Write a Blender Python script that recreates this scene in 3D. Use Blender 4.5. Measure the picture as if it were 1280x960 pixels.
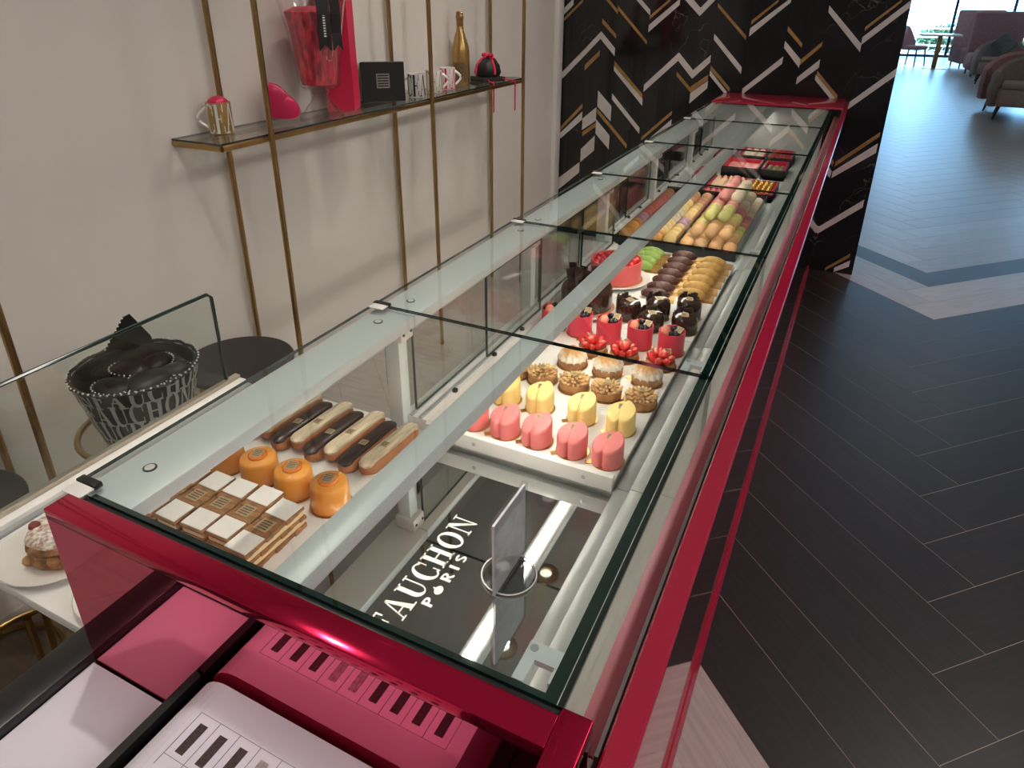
import bpy, bmesh, math, random
from math import sin, cos, pi, radians
from mathutils import Vector, Matrix
random.seed(7)
scene = bpy.context.scene
for o in list(bpy.data.objects): bpy.data.objects.remove(o)
COL = scene.collection

# ------------------------------------------------------------------ camera
cam_d = bpy.data.cameras.new('camera'); cam = bpy.data.objects.new('camera', cam_d); COL.objects.link(cam)
R_ = ((.8966, .4428, .0021), (.1833, -.3669, -.9120), (-.4031, .8181, -.4101))   # right, down, forward
rx, dn, fw = (Vector(r).normalized() for r in R_)
M = Matrix((rx, -dn, -fw)).transposed().to_4x4(); M.translation = Vector((.7396, -.3598, 1.5534))
cam.matrix_world = M
cam_d.sensor_width = 36; cam_d.lens = 867.1 / 1280 * 36
cam_d.shift_x = .0035; cam_d.shift_y = -.0732
cam_d.clip_start = .02; cam_d.clip_end = 200
scene.camera = cam

# ------------------------------------------------------------------ world, light, exposure
world = bpy.data.worlds.new('sky'); scene.world = world; world.use_nodes = True
bg = world.node_tree.nodes['Background']
bg.inputs[0].default_value = (.28, .60, 1.0, 1); bg.inputs[1].default_value = 14.0
sun_d = bpy.data.lights.new('sun', 'SUN'); sun_d.energy = 6; sun_d.angle = .02; sun_d.color = (1, .95, .88)
sun = bpy.data.objects.new('sun', sun_d); COL.objects.link(sun); sun.rotation_euler = (radians(38), 0, radians(30))
LAMP_W = 4.0; FILL_W = 12.2
scene.view_settings.view_transform = 'Standard'; scene.view_settings.look = 'None'
scene.view_settings.exposure = 0.0; scene.view_settings.gamma = 1.0; scene.view_settings.use_curve_mapping = False

# ------------------------------------------------------------------ mesh helpers
class MB:
    def __init__(s): s.v = []; s.f = []; s.m = []; s.sm = []
    def add(s, vs, fs, mi=0, smooth=False):
        o = len(s.v); s.v += [tuple(v) for v in vs]
        for f in fs: s.f.append(tuple(i + o for i in f)); s.m.append(mi); s.sm.append(smooth)
        return s
    def box(s, x0, x1, y0, y1, z0, z1, mi=0, edge=None, thin=None):
        vs = [(x, y, z) for z in (z0, z1) for y in (y0, y1) for x in (x0, x1)]
        fs = [(0, 2, 3, 1), (4, 5, 7, 6), (0, 1, 5, 4), (2, 6, 7, 3), (0, 4, 6, 2), (1, 3, 7, 5)]   # -z +z -y +y -x +x
        for k, f in enumerate(fs):
            s.add(vs, [f], (edge if (thin is not None and k // 2 != {'z': 0, 'y': 1, 'x': 2}[thin]) else mi))
        return s
    def cbox(s, x0, x1, y0, y1, z0, z1, b=.005, seg=2, mi=0, smooth=True, rot=None):
        bm = bmesh.new(); bmesh.ops.create_cube(bm, size=1)
        for v in bm.verts: v.co = Vector(((v.co.x + .5) * (x1 - x0) + x0, (v.co.y + .5) * (y1 - y0) + y0, (v.co.z + .5) * (z1 - z0) + z0))
        bmesh.ops.bevel(bm, geom=list(bm.edges), offset=b, segments=seg, affect='EDGES', profile=.5)
        bm.verts.index_update()
        vs = [v.co.copy() for v in bm.verts]
        if rot is not None: vs = [rot @ v for v in vs]
        s.add(vs, [[v.index for v in f.verts] for f in bm.faces], mi, smooth); bm.free(); return s
    def prism(s, poly, a0, a1, axis='z', mi=0, smooth=False, tf=None):
        n = len(poly)
        def P(p, a): return {'z': (p[0], p[1], a), 'y': (p[0], a, p[1]), 'x': (a, p[0], p[1])}[axis]
        vs = [P(p, a0) for p in poly] + [P(p, a1) for p in poly]
        if tf: vs = [tf(Vector(v)) for v in vs]
        fs = [tuple(range(n))[::-1], tuple(range(n, 2 * n))] + [(i, (i + 1) % n, n + (i + 1) % n, n + i) for i in range(n)]
        return s.add(vs, fs, mi, smooth)
    def lathe(s, prof, seg=24, c=(0, 0, 0), mi=0, smooth=True, sx=1, sy=1, rot=None, wob=None):
        vs = []; fs = []; n = len(prof)
        for k in range(seg):
            a = 2 * pi * k / seg
            for j, (r, z) in enumerate(prof):
                rr = r * (wob(a, z) if wob else 1)
                p = Vector((rr * cos(a) * sx, rr * sin(a) * sy, z))
                if rot is not None: p = rot @ p
                vs.append((p.x + c[0], p.y + c[1], p.z + c[2]))
        for k in range(seg):
            k2 = (k + 1) % seg
            for j in range(n - 1): fs.append((k * n + j, k2 * n + j, k2 * n + j + 1, k * n + j + 1))
        if prof[0][0] > 1e-6: fs.append(tuple(k * n for k in range(seg))[::-1])
        if prof[-1][0] > 1e-6: fs.append(tuple(k * n + n - 1 for k in range(seg)))
        return s.add(vs, fs, mi, smooth)
    def ball(s, c, rx, ry, rz, seg=12, rings=7, mi=0, rot=None):
        prof = [(sin(pi * j / rings), -cos(pi * j / rings)) for j in range(rings + 1)]
        vs = []; fs = []; n = rings + 1
        for k in range(seg):
            a = 2 * pi * k / seg
            for r, z in prof:
                p = Vector((r * cos(a) * rx, r * sin(a) * ry, z * rz))
                if rot is not None: p = rot @ p
                vs.append((p.x + c[0], p.y + c[1], p.z + c[2]))
        for k in range(seg):
            k2 = (k + 1) % seg
            for j in range(rings): fs.append((k * n + j, k2 * n + j, k2 * n + j + 1, k * n + j + 1))
        return s.add(vs, fs, mi, True)
    def tube(s, pts, r, seg=8, mi=0, closed=False, taper=None):
        pts = [Vector(p) for p in pts]; n = len(pts); vs = []; fs = []
        for i, p in enumerate(pts):
            t = (pts[(i + 1) % n] - pts[i - 1]) if closed else (pts[min(i + 1, n - 1)] - pts[max(i - 1, 0)])
            t.normalize(); u = t.cross(Vector((0, 0, 1)))
            if u.length < 1e-4: u = Vector((1, 0, 0))
            u.normalize(); w = t.cross(u); rr = r if taper is None else r + (taper - r) * i / (n - 1)
            vs += [p + u * (rr * cos(2 * pi * k / seg)) + w * (rr * sin(2 * pi * k / seg)) for k in range(seg)]
        m = n if closed else n - 1
        for i in range(m):
            j = (i + 1) % n
            for k in range(seg):
                k2 = (k + 1) % seg; fs.append((i * seg + k, i * seg + k2, j * seg + k2, j * seg + k))
        if not closed: fs += [tuple(range(seg))[::-1], tuple(range((n - 1) * seg, n * seg))]
        return s.add(vs, fs, mi, True)
    def loft(s, outline, levels, mi=0, smooth=True):
        """outline: list of (x,y); levels: list of (scale, z) or (scale, z, dx, dy)"""
        n = len(outline); vs = []; fs = []
        for lv in levels:
            sc, z = lv[0], lv[1]; dx, dy = (lv[2], lv[3]) if len(lv) > 2 else (0, 0)
            vs += [(x * sc + dx, y * sc + dy, z) for x, y in outline]
        for l in range(len(levels) - 1):
            for i in range(n):
                j = (i + 1) % n; fs.append((l * n + i, l * n + j, l * n + n + j, l * n + n + i))
        fs += [tuple(range(n))[::-1], tuple(range((len(levels) - 1) * n, len(levels) * n))]
        return s.add(vs, fs, mi, smooth)
    def mesh(s, name, mats):
        me = bpy.data.meshes.new(name); me.from_pydata(s.v, [], s.f)
        for m in (mats if isinstance(mats, (list, tuple)) else [mats]): me.materials.append(m)
        me.polygons.foreach_set('material_index', s.m); me.polygons.foreach_set('use_smooth', s.sm)
        me.update()
        if any(s.sm): me.set_sharp_from_angle(angle=radians(38))
        return me

def tag(o, label=None, cat=None, group=None, kind=None):
    if label: o['label'] = label
    if cat: o['category'] = cat
    if group: o['group'] = group
    if kind: o['kind'] = kind
    return o
def obj(name, mb, mats, parent=None, loc=(0, 0, 0)):
    me = mb if isinstance(mb, bpy.types.Mesh) else mb.mesh(name, mats)
    o = bpy.data.objects.new(name, me); COL.objects.link(o)
    o.location = loc
    if parent is not None: o.parent = parent
    return o
def thing(name, label, cat, loc=(0, 0, 0), rz=0, group=None, kind=None):
    o = bpy.data.objects.new(name, None); COL.objects.link(o); o.empty_display_size = .05
    o.location = loc; o.rotation_euler = (0, 0, rz); return tag(o, label, cat, group, kind)
def wpart(name, mb, mats, parent):
    """a part whose mesh was built in world coordinates under an unrotated parent (or its part)"""
    off = Vector(parent.location) + (Vector(parent.parent.location) if parent.parent else Vector())
    mb.v = [(x - off.x, y - off.y, z - off.z) for x, y, z in mb.v]
    return obj(name, mb, mats, parent)
def copy_tree(o, parent=None):
    c = o.copy(); COL.objects.link(c); c.parent = parent
    for ch in list(o.children): copy_tree(ch, c)
    return c
class Stamp:
    """first use places the prototype itself, later uses copy it with its parts"""
    def __init__(s, proto): s.p = proto; s.used = False
    def __call__(s, loc, rz=0, label=None, group=None, rot=None, sc=None):
        o = copy_tree(s.p) if s.used else s.p; s.used = True
        o.location = loc; o.rotation_euler = rot if rot else (0, 0, rz)
        if sc: o.scale = (sc, sc, sc)
        return tag(o, label, None, group)
ORD = ['first', 'second', 'third', 'fourth', 'fifth', 'sixth', 'seventh', 'eighth', 'ninth', 'tenth', 'eleventh', 'twelfth', 'thirteenth', 'fourteenth', 'fifteenth', 'sixteenth', 'seventeenth', 'eighteenth', 'nineteenth', 'twentieth']

# ------------------------------------------------------------------ materials
def mat(name, col, rough=.5, metal=0, var=0, scale=20, bump=0, bscale=None, spec=.5, col2=None, coat=0, sss=0, trans=0, detail=4, stretch=None):
    m = bpy.data.materials.new(name); m.use_nodes = True; nt = m.node_tree; b = nt.nodes['Principled BSDF']
    b.inputs['Base Color'].default_value = (*col, 1); b.inputs['Roughness'].default_value = rough; b.inputs['Metallic'].default_value = metal
    b.inputs['Specular IOR Level'].default_value = spec; b.inputs['Coat Weight'].default_value = coat; b.inputs['Coat Roughness'].default_value = .08
    if sss: b.inputs['Subsurface Weight'].default_value = sss; b.inputs['Subsurface Radius'].default_value = (.01, .006, .004); b.inputs['Subsurface Scale'].default_value = .3
    if trans: b.inputs['Transmission Weight'].default_value = trans
    tc = nt.nodes.new('ShaderNodeTexCoord'); src = tc.outputs['Object']
    if stretch:
        mp = nt.nodes.new('ShaderNodeMapping'); mp.inputs['Scale'].default_value = stretch; nt.links.new(src, mp.inputs['Vector']); src = mp.outputs['Vector']
    if var or col2:
        n = nt.nodes.new('ShaderNodeTexNoise'); n.inputs['Scale'].default_value = scale; n.inputs['Detail'].default_value = detail; nt.links.new(src, n.inputs['Vector'])
        r = nt.nodes.new('ShaderNodeValToRGB'); c2 = col2 or tuple(max(0, c * (1 - var)) for c in col); c1 = col if col2 else tuple(min(1, c * (1 + var)) for c in col)
        r.color_ramp.elements[0].position = .35; r.color_ramp.elements[1].position = .65
        r.color_ramp.elements[0].color = (*c2, 1); r.color_ramp.elements[1].color = (*c1, 1)
        nt.links.new(n.outputs['Fac'], r.inputs['Fac']); nt.links.new(r.outputs['Color'], b.inputs['Base Color'])
    if bump:
        n2 = nt.nodes.new('ShaderNodeTexNoise'); n2.inputs['Scale'].default_value = bscale or scale; n2.inputs['Detail'].default_value = 3; nt.links.new(src, n2.inputs['Vector'])
        bp = nt.nodes.new('ShaderNodeBump'); bp.inputs['Strength'].default_value = bump; bp.inputs['Distance'].default_value = .002
        nt.links.new(n2.outputs['Fac'], bp.inputs['Height']); nt.links.new(bp.outputs['Normal'], b.inputs['Normal'])
    return m
def emit(name, col, strength):
    m = bpy.data.materials.new(name); m.use_nodes = True; nt = m.node_tree; nt.nodes.remove(nt.nodes['Principled BSDF'])
    e = nt.nodes.new('ShaderNodeEmission'); e.inputs[0].default_value = (*col, 1); e.inputs[1].default_value = strength
    nt.links.new(e.outputs[0], nt.nodes['Material Output'].inputs[0]); return m
def pane(name, tint=(.97, .99, .98), r0=.04, rough=0.0):
    """clear sheet glass: straight transmission plus Fresnel (Schlick) reflection, alike from both faces"""
    m = bpy.data.materials.new(name); m.use_nodes = True; nt = m.node_tree; nt.nodes.remove(nt.nodes['Principled BSDF']); N = nt.nodes.new; L = nt.links.new
    g = N('ShaderNodeNewGeometry'); d = N('ShaderNodeVectorMath'); d.operation = 'DOT_PRODUCT'; L(g.outputs['Incoming'], d.inputs[0]); L(g.outputs['Normal'], d.inputs[1])
    def mth(op, a, bv=None):
        n = N('ShaderNodeMath'); n.operation = op
        if isinstance(a, (int, float)): n.inputs[0].default_value = a
        else: L(a, n.inputs[0])
        if bv is not None: n.inputs[1].default_value = bv if isinstance(bv, (int, float)) else 0
        if bv is not None and not isinstance(bv, (int, float)): L(bv, n.inputs[1])
        return n.outputs[0]
    ab = mth('ABSOLUTE', d.outputs['Value']); om = mth('SUBTRACT', 1.0, ab); p5 = mth('POWER', om, 5.0); k = mth('MULTIPLY', p5, 1 - r0); fac = mth('ADD', k, r0)
    t = N('ShaderNodeBsdfTransparent'); t.inputs[0].default_value = (*tint, 1); gl = N('ShaderNodeBsdfGlossy'); gl.inputs['Roughness'].default_value = rough
    mx = N('ShaderNodeMixShader'); L(fac, mx.inputs[0]); L(t.outputs[0], mx.inputs[1]); L(gl.outputs[0], mx.inputs[2]); L(mx.outputs[0], nt.nodes['Material Output'].inputs[0])
    return m
def wood(name, c1, c2, rough, rvar=.1):
    m = mat(name, c1, rough, var=0, col2=c2, scale=3.5, stretch=(1.5, 22, 22), detail=8, bump=.12, bscale=5)
    nt = m.node_tree; b = nt.nodes['Principled BSDF']
    oi = nt.nodes.new('ShaderNodeObjectInfo'); hs = nt.nodes.new('ShaderNodeHueSaturation')
    mr = nt.nodes.new('ShaderNodeMapRange'); mr.inputs[3].default_value = 1 - rvar * 2; mr.inputs[4].default_value = 1 + rvar * 2
    nt.links.new(oi.outputs['Random'], mr.inputs[0]); nt.links.new(mr.outputs[0], hs.inputs['Value'])
    src = b.inputs['Base Color'].links[0].from_socket; nt.links.new(src, hs.inputs['Color']); nt.links.new(hs.outputs[0], b.inputs['Base Color'])
    return m
M_ = {}
M_['wall'] = mat('wall_paint', (.70, .655, .61), .75, var=.02, scale=1.5, bump=.02, bscale=40)
M_['ceil'] = mat('ceiling_paint', (.80, .84, .86), .8, var=.02, scale=2)
M_['dim'] = mat('dim_wall', (.30, .27, .25), .8, var=.05, scale=2)
M_['dark_wood'] = wood('dark_oak', (.020, .018, .018), (.012, .011, .011), .40)
M_['light_wood'] = wood('bleached_oak', (.45, .41, .38), (.37, .335, .31), .33, .05)
M_['joint'] = mat('floor_joint', (.36, .29, .24), .7, var=.1)
M_['brass'] = mat('brass', (.42, .27, .11), .28, 1, var=.12, scale=8)
M_['gold'] = mat('gold_card', (.52, .30, .09), .3, .85, var=.1, scale=60)
M_['red'] = mat('red_mirror', (.78, .11, .22), .03, 1, var=.02, scale=3); M_['red'].node_tree.nodes['Principled BSDF'].inputs['Specular Tint'].default_value = (1, .9, .92, 1)
M_['redtrim'] = mat('red_trim', (.62, .015, .07), .11, .85, var=.04, scale=4, bump=.05, bscale=30); M_['redtrim'].node_tree.nodes['Principled BSDF'].inputs['Specular Tint'].default_value = (1, .9, .92, 1)
M_['lacquer'] = mat('red_lacquer', (.36, .010, .040), .16, 0, var=.03, scale=4, coat=.4)
M_['white'] = mat('white_enamel', (.80, .79, .76), .3, var=.015, scale=6)
M_['alu'] = mat('pale_aluminium', (.70, .76, .76), .38, .1, var=.02, scale=6)
M_['grey'] = mat('grey_rail', (.46, .49, .49), .35, .3, var=.03, scale=8)
M_['steel'] = mat('steel_grey', (.45, .46, .46), .3, .6, var=.05, scale=8)
M_['mirror'] = mat('mirror_deck', (.66, .69, .69), .015, 1, var=.015, scale=4)
M_['black'] = mat('black_plastic', (.012, .012, .013), .35, var=.2, scale=10)
M_['glass'] = pane('clear_glass', (.955, .975, .965))
M_['glass_thick'] = pane('screen_glass', (.94, .97, .955))
M_['edge'] = mat('glass_edge', (.004, .026, .022), .12, var=.3, scale=12, coat=.5)
M_['smoke'] = pane('smoked_glass', (.80, .76, .70), .06)
M_['acrylic'] = pane('acrylic', (.93, .94, .95), .05)
M_['led'] = emit('led_strip', (1, .90, .77), 27)
M_['fill_diffuser'] = emit('fill_panel_diffuser', (1, .93, .86), 3)  # glow of the added fill panels
M_['lamp'] = emit('downlight', (1, .90, .78), 2)
M_['paper'] = mat('white_paper', (.76, .74, .84), .6, var=.01, scale=5)
M_['print'] = mat('dark_print', (.045, .03, .03), .6, var=.3, scale=300)
M_['printgrey'] = mat('grey_print', (.36, .33, .34), .6, var=.3, scale=300)
M_['line'] = mat('thin_line', (.25, .23, .25), .6, var=.1)
M_['marble'] = None

# black marble with pale and rusty veins
def marble():
    m = bpy.data.materials.new('black_marble'); m.use_nodes = True; nt = m.node_tree; b = nt.nodes['Principled BSDF']; N = nt.nodes.new; L = nt.links.new
    b.inputs['Roughness'].default_value = .09
    tc = N('ShaderNodeTexCoord'); n0 = N('ShaderNodeTexNoise'); n0.inputs['Scale'].default_value = 2.2; n0.inputs['Detail'].default_value = 6
    L(tc.outputs['Object'], n0.inputs['Vector'])
    mp = N('ShaderNodeVectorMath'); mp.operation = 'MULTIPLY_ADD'; mp.inputs[1].default_value = (.9, .9, .9); L(n0.outputs['Color'], mp.inputs[0]); L(tc.outputs['Object'], mp.inputs[2])
    v = N('ShaderNodeTexVoronoi'); v.feature = 'DISTANCE_TO_EDGE'; v.inputs['Scale'].default_value = 3.2; L(mp.outputs[0], v.inputs['Vector'])
    r = N('ShaderNodeValToRGB'); e = r.color_ramp.elements; e[0].position = 0; e[0].color = (.13, .125, .12, 1); e[1].position = .007; e[1].color = (.008, .008, .010, 1)
    L(v.outputs['Distance'], r.inputs['Fac'])
    n1 = N('ShaderNodeTexNoise'); n1.inputs['Scale'].default_value = 3; L(tc.outputs['Object'], n1.inputs['Vector'])
    r1 = N('ShaderNodeValToRGB'); r1.color_ramp.elements[0].position = .55; r1.color_ramp.elements[1].position = .68; L(n1.outputs['Fac'], r1.inputs['Fac'])
    mx = N('ShaderNodeMix'); mx.data_type = 'RGBA'; mx.inputs[6].default_value = (.009, .009, .011, 1); L(r1.outputs['Color'], mx.inputs[0]); L(r.outputs['Color'], mx.inputs[7])
    L(mx.outputs[2], b.inputs['Base Color']); return m
M_['marble'] = marble()
M_['inlay'] = mat('pale_inlay', (.56, .52, .50), .3, var=.06, scale=9)
M_['inlaygold'] = mat('brass_inlay', (.44, .25, .09), .35, .6, var=.18, scale=14)

# ------------------------------------------------------------------ the room
XW, YF = -1.108, 4.14
YE = 24.2; XR = 7.5; YB = -3.2; HC = 3.0
flo = tag(obj('floor', MB().box(XW - .2, XR, YB, YE, -.06, -.0006), M_['joint']), kind='structure')
# herringbone planks, laid at 45 degrees; colour follows the V-shaped rows
wq = .18; d1 = Vector((-.7071, .7071)); d2 = Vector((.7071, .7071)); NP = 7
Q0 = Vector((1.162, 1.714)); O0 = Q0 - d1 * wq
def pt(b, a): return O0 + d2 * (b * wq) + d1 * (a * wq)
def rowcol(i): return 'light_wood' if (-9 < i <= -6 or i in (8, 9) or i >= 11) else 'dark_wood'
gap = .0019
pl_me = {}
for key in ('dark_wood', 'light_wood'):
    pl_me[key] = MB().box(gap / 2, NP * wq - gap / 2, gap / 2, wq - gap / 2, -.006, 0).mesh('plank', M_[key])
field = {'dark_wood': MB(), 'light_wood': MB()}
def plank(i, col, kind):
    b0, a0 = (i, i) if kind == 'H' else (i, i + 1)
    b0 += col * NP; a0 -= col * NP
    o = pt(b0, a0); ang = radians(45) if kind == 'H' else radians(135)
    c = o + (d2 if kind == 'H' else d1) * (NP * wq / 2)
    org = o if kind == 'H' else pt(b0 + 1, a0)
    if not (XW - .3 < c.x < XR and YB - .3 < c.y < YE + .5): return
    near = -.6 < c.y < 5.6 and .55 < c.x + .35 and c.x < 2.6 and c.x > .35
    if near:
        p = obj('plank', pl_me[rowcol(i)], None, flo, (org.x, org.y, 0)); p.rotation_euler = (0, 0, ang)
    else:
        L_, W_ = ((d2, d1) if kind == 'H' else (d1, -d2))
        q = [org + L_ * s + W_ * t for s, t in ((gap, gap), (NP * wq - gap, gap), (NP * wq - gap, wq - gap), (gap, wq - gap))]
        field['light_wood' if c.x < .15 and c.y > -.9 else rowcol(i)].prism([(v.x, v.y) for v in q], -.006, 0)
for col in range(-4, 7):
    for i in range(-60, 130):
        plank(i, col, 'H'); plank(i, col, 'V')
for k, f in field.items():
    tag(obj('plank_field', f, M_[k], flo), kind='stuff')

tag(obj('wall_left', MB().box(XW - .15, XW, YB, YE, 0, HC), M_['wall']), kind='structure')
tag(obj('wall_back', MB().box(XW, XR, YB - .15, YB, 0, HC), M_['dim']), kind='structure')
tag(obj('wall_right', MB().box(XR, XR + .15, YB, YE, 0, HC), M_['wall']), kind='structure')
tag(obj('ceiling', MB().box(XW - .15, XR + .15, YB - .15, YE + .1, HC, HC + .12), M_['ceil']), kind='structure')
tag(obj('trim_1', MB().cbox(XW, XW + .03, YF - .10, YF - .012, 0, HC, .004), M_['white']), kind='structure')

# marble wall of narrow upright slabs with slanted pale and brass inlays
MX1 = .875
wf = tag(obj('wall_far', MB().box(XW, MX1 - .002, YF + .012, YF + .36, 0, HC), M_['marble']), kind='structure')
xs = [XW] + [-1.025 + .1 * k for k in range(19)] + [MX1]
for a, b in zip(xs, xs[1:]):
    obj('panel', MB().box(a + .0006, b - .0006, YF, YF + .0115, 0, HC), M_['marble'], wf)
INL = [('w', -1.105, 1.474, 1.434, -1.021, 1.546, 1.509), ('g', -1.107, 1.41, 1.389, -0.959, 1.542, 1.526), ('w', -1.107, 1.078, 1.033, -0.927, 1.254, 1.213), ('w', -0.927, 1.254, 1.213, -0.826, 1.357, 1.315), ('w', -0.825, 1.356, 1.309, -0.729, 1.26, 1.213), ('g', -0.823, 1.433, 1.406, -0.727, 1.341, 1.317), ('g', -0.727, 1.508, 1.486, -0.526, 1.308, 1.287), ('g', -0.926, 1.153, 1.118, -0.828, 1.244, 1.214), ('w', -0.615, 1.575, 1.543, -0.52, 1.484, 1.453), ('g', -0.52, 1.451, 1.431, -0.401, 1.552, 1.534), ('w', -0.522, 1.399, 1.358, -0.344, 1.548, 1.513), ('w', -0.313, 1.587, 1.54, -0.219, 1.498, 1.453), ('w', -0.219, 1.498, 1.453, -0.134, 1.587, 1.545), ('g', -0.12, 1.524, 1.504, 0.062, 1.35, 1.328), ('w', -0.121, 1.358, 1.326, 0.06, 1.178, 1.14), ('w', -0.523, 1.048, 1.005, -0.319, 1.248, 1.202), ('w', -0.319, 1.245, 1.198, -0.224, 1.149, 1.099), ('w', -0.224, 1.149, 1.099, -0.127, 1.24, 1.197), ('g', -0.321, 1.135, 1.11, -0.225, 1.042, 1.017), ('g', -0.226, 1.055, 1.017, -0.13, 1.127, 1.094), ('w', -0.226, 1.014, 0.952, -0.127, 1.092, 1.048), ('g', -0.121, 1.181, 1.154, 0.007, 1.057, 1.034), ('w', -0.122, 1.152, 1.123, -0.007, 1.033, 1.008), ('g', -0.726, 1.183, 1.155, -0.528, 0.991, 0.965), ('w', -0.727, 1.152, 1.125, -0.525, 0.962, 0.92), ('w', -0.729, 0.984, 0.948, -0.53, 0.779, 0.743), ('w', -0.826, 0.997, 0.897, -0.729, 0.903, 0.806), ('g', -1.107, 0.721, 0.694, -0.93, 0.909, 0.881), ('w', -1.107, 0.681, 0.642, -0.929, 0.857, 0.804), ('w', -0.926, 0.811, 0.735, -0.831, 0.892, 0.804), ('g', -0.923, 0.723, 0.694, -0.83, 0.792, 0.764), ('g', -0.825, 0.883, 0.855, -0.725, 0.785, 0.757), ('g', -0.725, 0.785, 0.757, -0.608, 0.668, 0.64), ('w', -0.829, 0.813, 0.719, -0.73, 0.714, 0.622), ('g', -0.513, 0.721, 0.7, -0.328, 0.902, 0.878), ('w', -0.491, 0.686, 0.653, -0.326, 0.849, 0.806), ('g', 0.08, 1.433, 1.41, 0.212, 1.546, 1.532), ('w', 0.078, 1.391, 1.348, 0.278, 1.554, 1.53), ('w', 0.081, 1.057, 1.021, 0.282, 1.244, 1.206), ('g', 0.283, 1.407, 1.381, 0.373, 1.317, 1.295), ('w', 0.279, 1.329, 1.292, 0.377, 1.233, 1.186), ('g', 0.377, 1.229, 1.201, 0.477, 1.331, 1.306), ('w', 0.375, 1.134, 1.095, 0.481, 1.237, 1.192), ('g', 0.477, 1.175, 1.149, 0.605, 1.048, 1.024), ('w', 0.472, 1.154, 1.126, 0.607, 1.02, 0.991), ('w', 0.48, 1.515, 1.481, 0.676, 1.322, 1.281), ('g', 0.678, 1.41, 1.389, 0.828, 1.548, 1.535), ('w', 0.674, 1.358, 1.318, 0.873, 1.546, 1.508), ('w', 0.667, 1.01, 0.97, 0.873, 1.206, 1.165), ('g', 0.661, 0.674, 0.647, 0.861, 0.864, 0.837), ('w', 0.656, 0.617, 0.578, 0.861, 0.8, 0.746), ('w', 0.593, 0.309, 0.262, 0.641, 0.277, 0.234), ('w', 0.641, 0.277, 0.234, 0.854, 0.472, 0.425), ('g', 0.72, 0.022, 0.002, 0.842, 0.135, 0.11), ('w', 0.77, 0.03, 0.002, 0.849, 0.091, 0.05), ('w', -1.107, 0.373, 0.287, -0.933, 0.518, 0.446), ('w', -0.928, 0.607, 0.519, -0.833, 0.706, 0.606)]
rr = random.Random(3)
for k in range(26):      # the pattern goes on above and below what the picture shows
    x0 = -1.025 + .1 * rr.randrange(0, 18); n = rr.choice((1, 2, 2)); x1 = min(x0 + .1 * n, .873); z = 1.65 + rr.random() * 1.2; s = rr.choice((-1, 1)) * (x1 - x0)
    h = rr.choice((.022, .045)); INL.append(('g' if h < .03 else 'w', x0, z + h, z, x1, z + h + s, z + s))
for k, (c, x0, a, b, x1, d, e) in enumerate(INL):
    if max(a, d) > HC - .02: continue
    obj('inlay_strip', MB().prism([(x0, b), (x1, e), (x1, d), (x0, a)], YF - .0012 - .0002 * (k % 3), YF + .001, 'y'), M_['inlay' if c == 'w' else 'inlaygold'], wf)

# far window wall
w1 = thing('window_1', None, None, (2.2, YE, 0), kind='structure')
mbf = MB()
obj('sill', MB().box(XW - 2.2, XR - 2.2, -.05, .08, 0, .06), M_['black'], w1)
mx = [1.25 - 2.2, 2.62 - 2.2, 4.0 - 2.2, 5.4 - 2.2, 6.8 - 2.2]
for x in mx: obj('mullion', MB().box(x - .035, x + .035, -.04, .06, 0, HC), M_['black'], w1)
for a, b in zip(mx, mx[1:]): obj('pane', MB().box(a + .035, b - .035, 0, .01, .06, HC, 0, 1, 'y'), [M_['glass'], M_['edge']], w1)
obj('pier', MB().box(XW - 2.2, 1.2 - 2.2, -.05, .1, 0, HC), M_['wall'], w1)
obj('pier', MB().box(6.84 - 2.2, XR - 2.2, -.05, .1, 0, HC), M_['wall'], w1)
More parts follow.
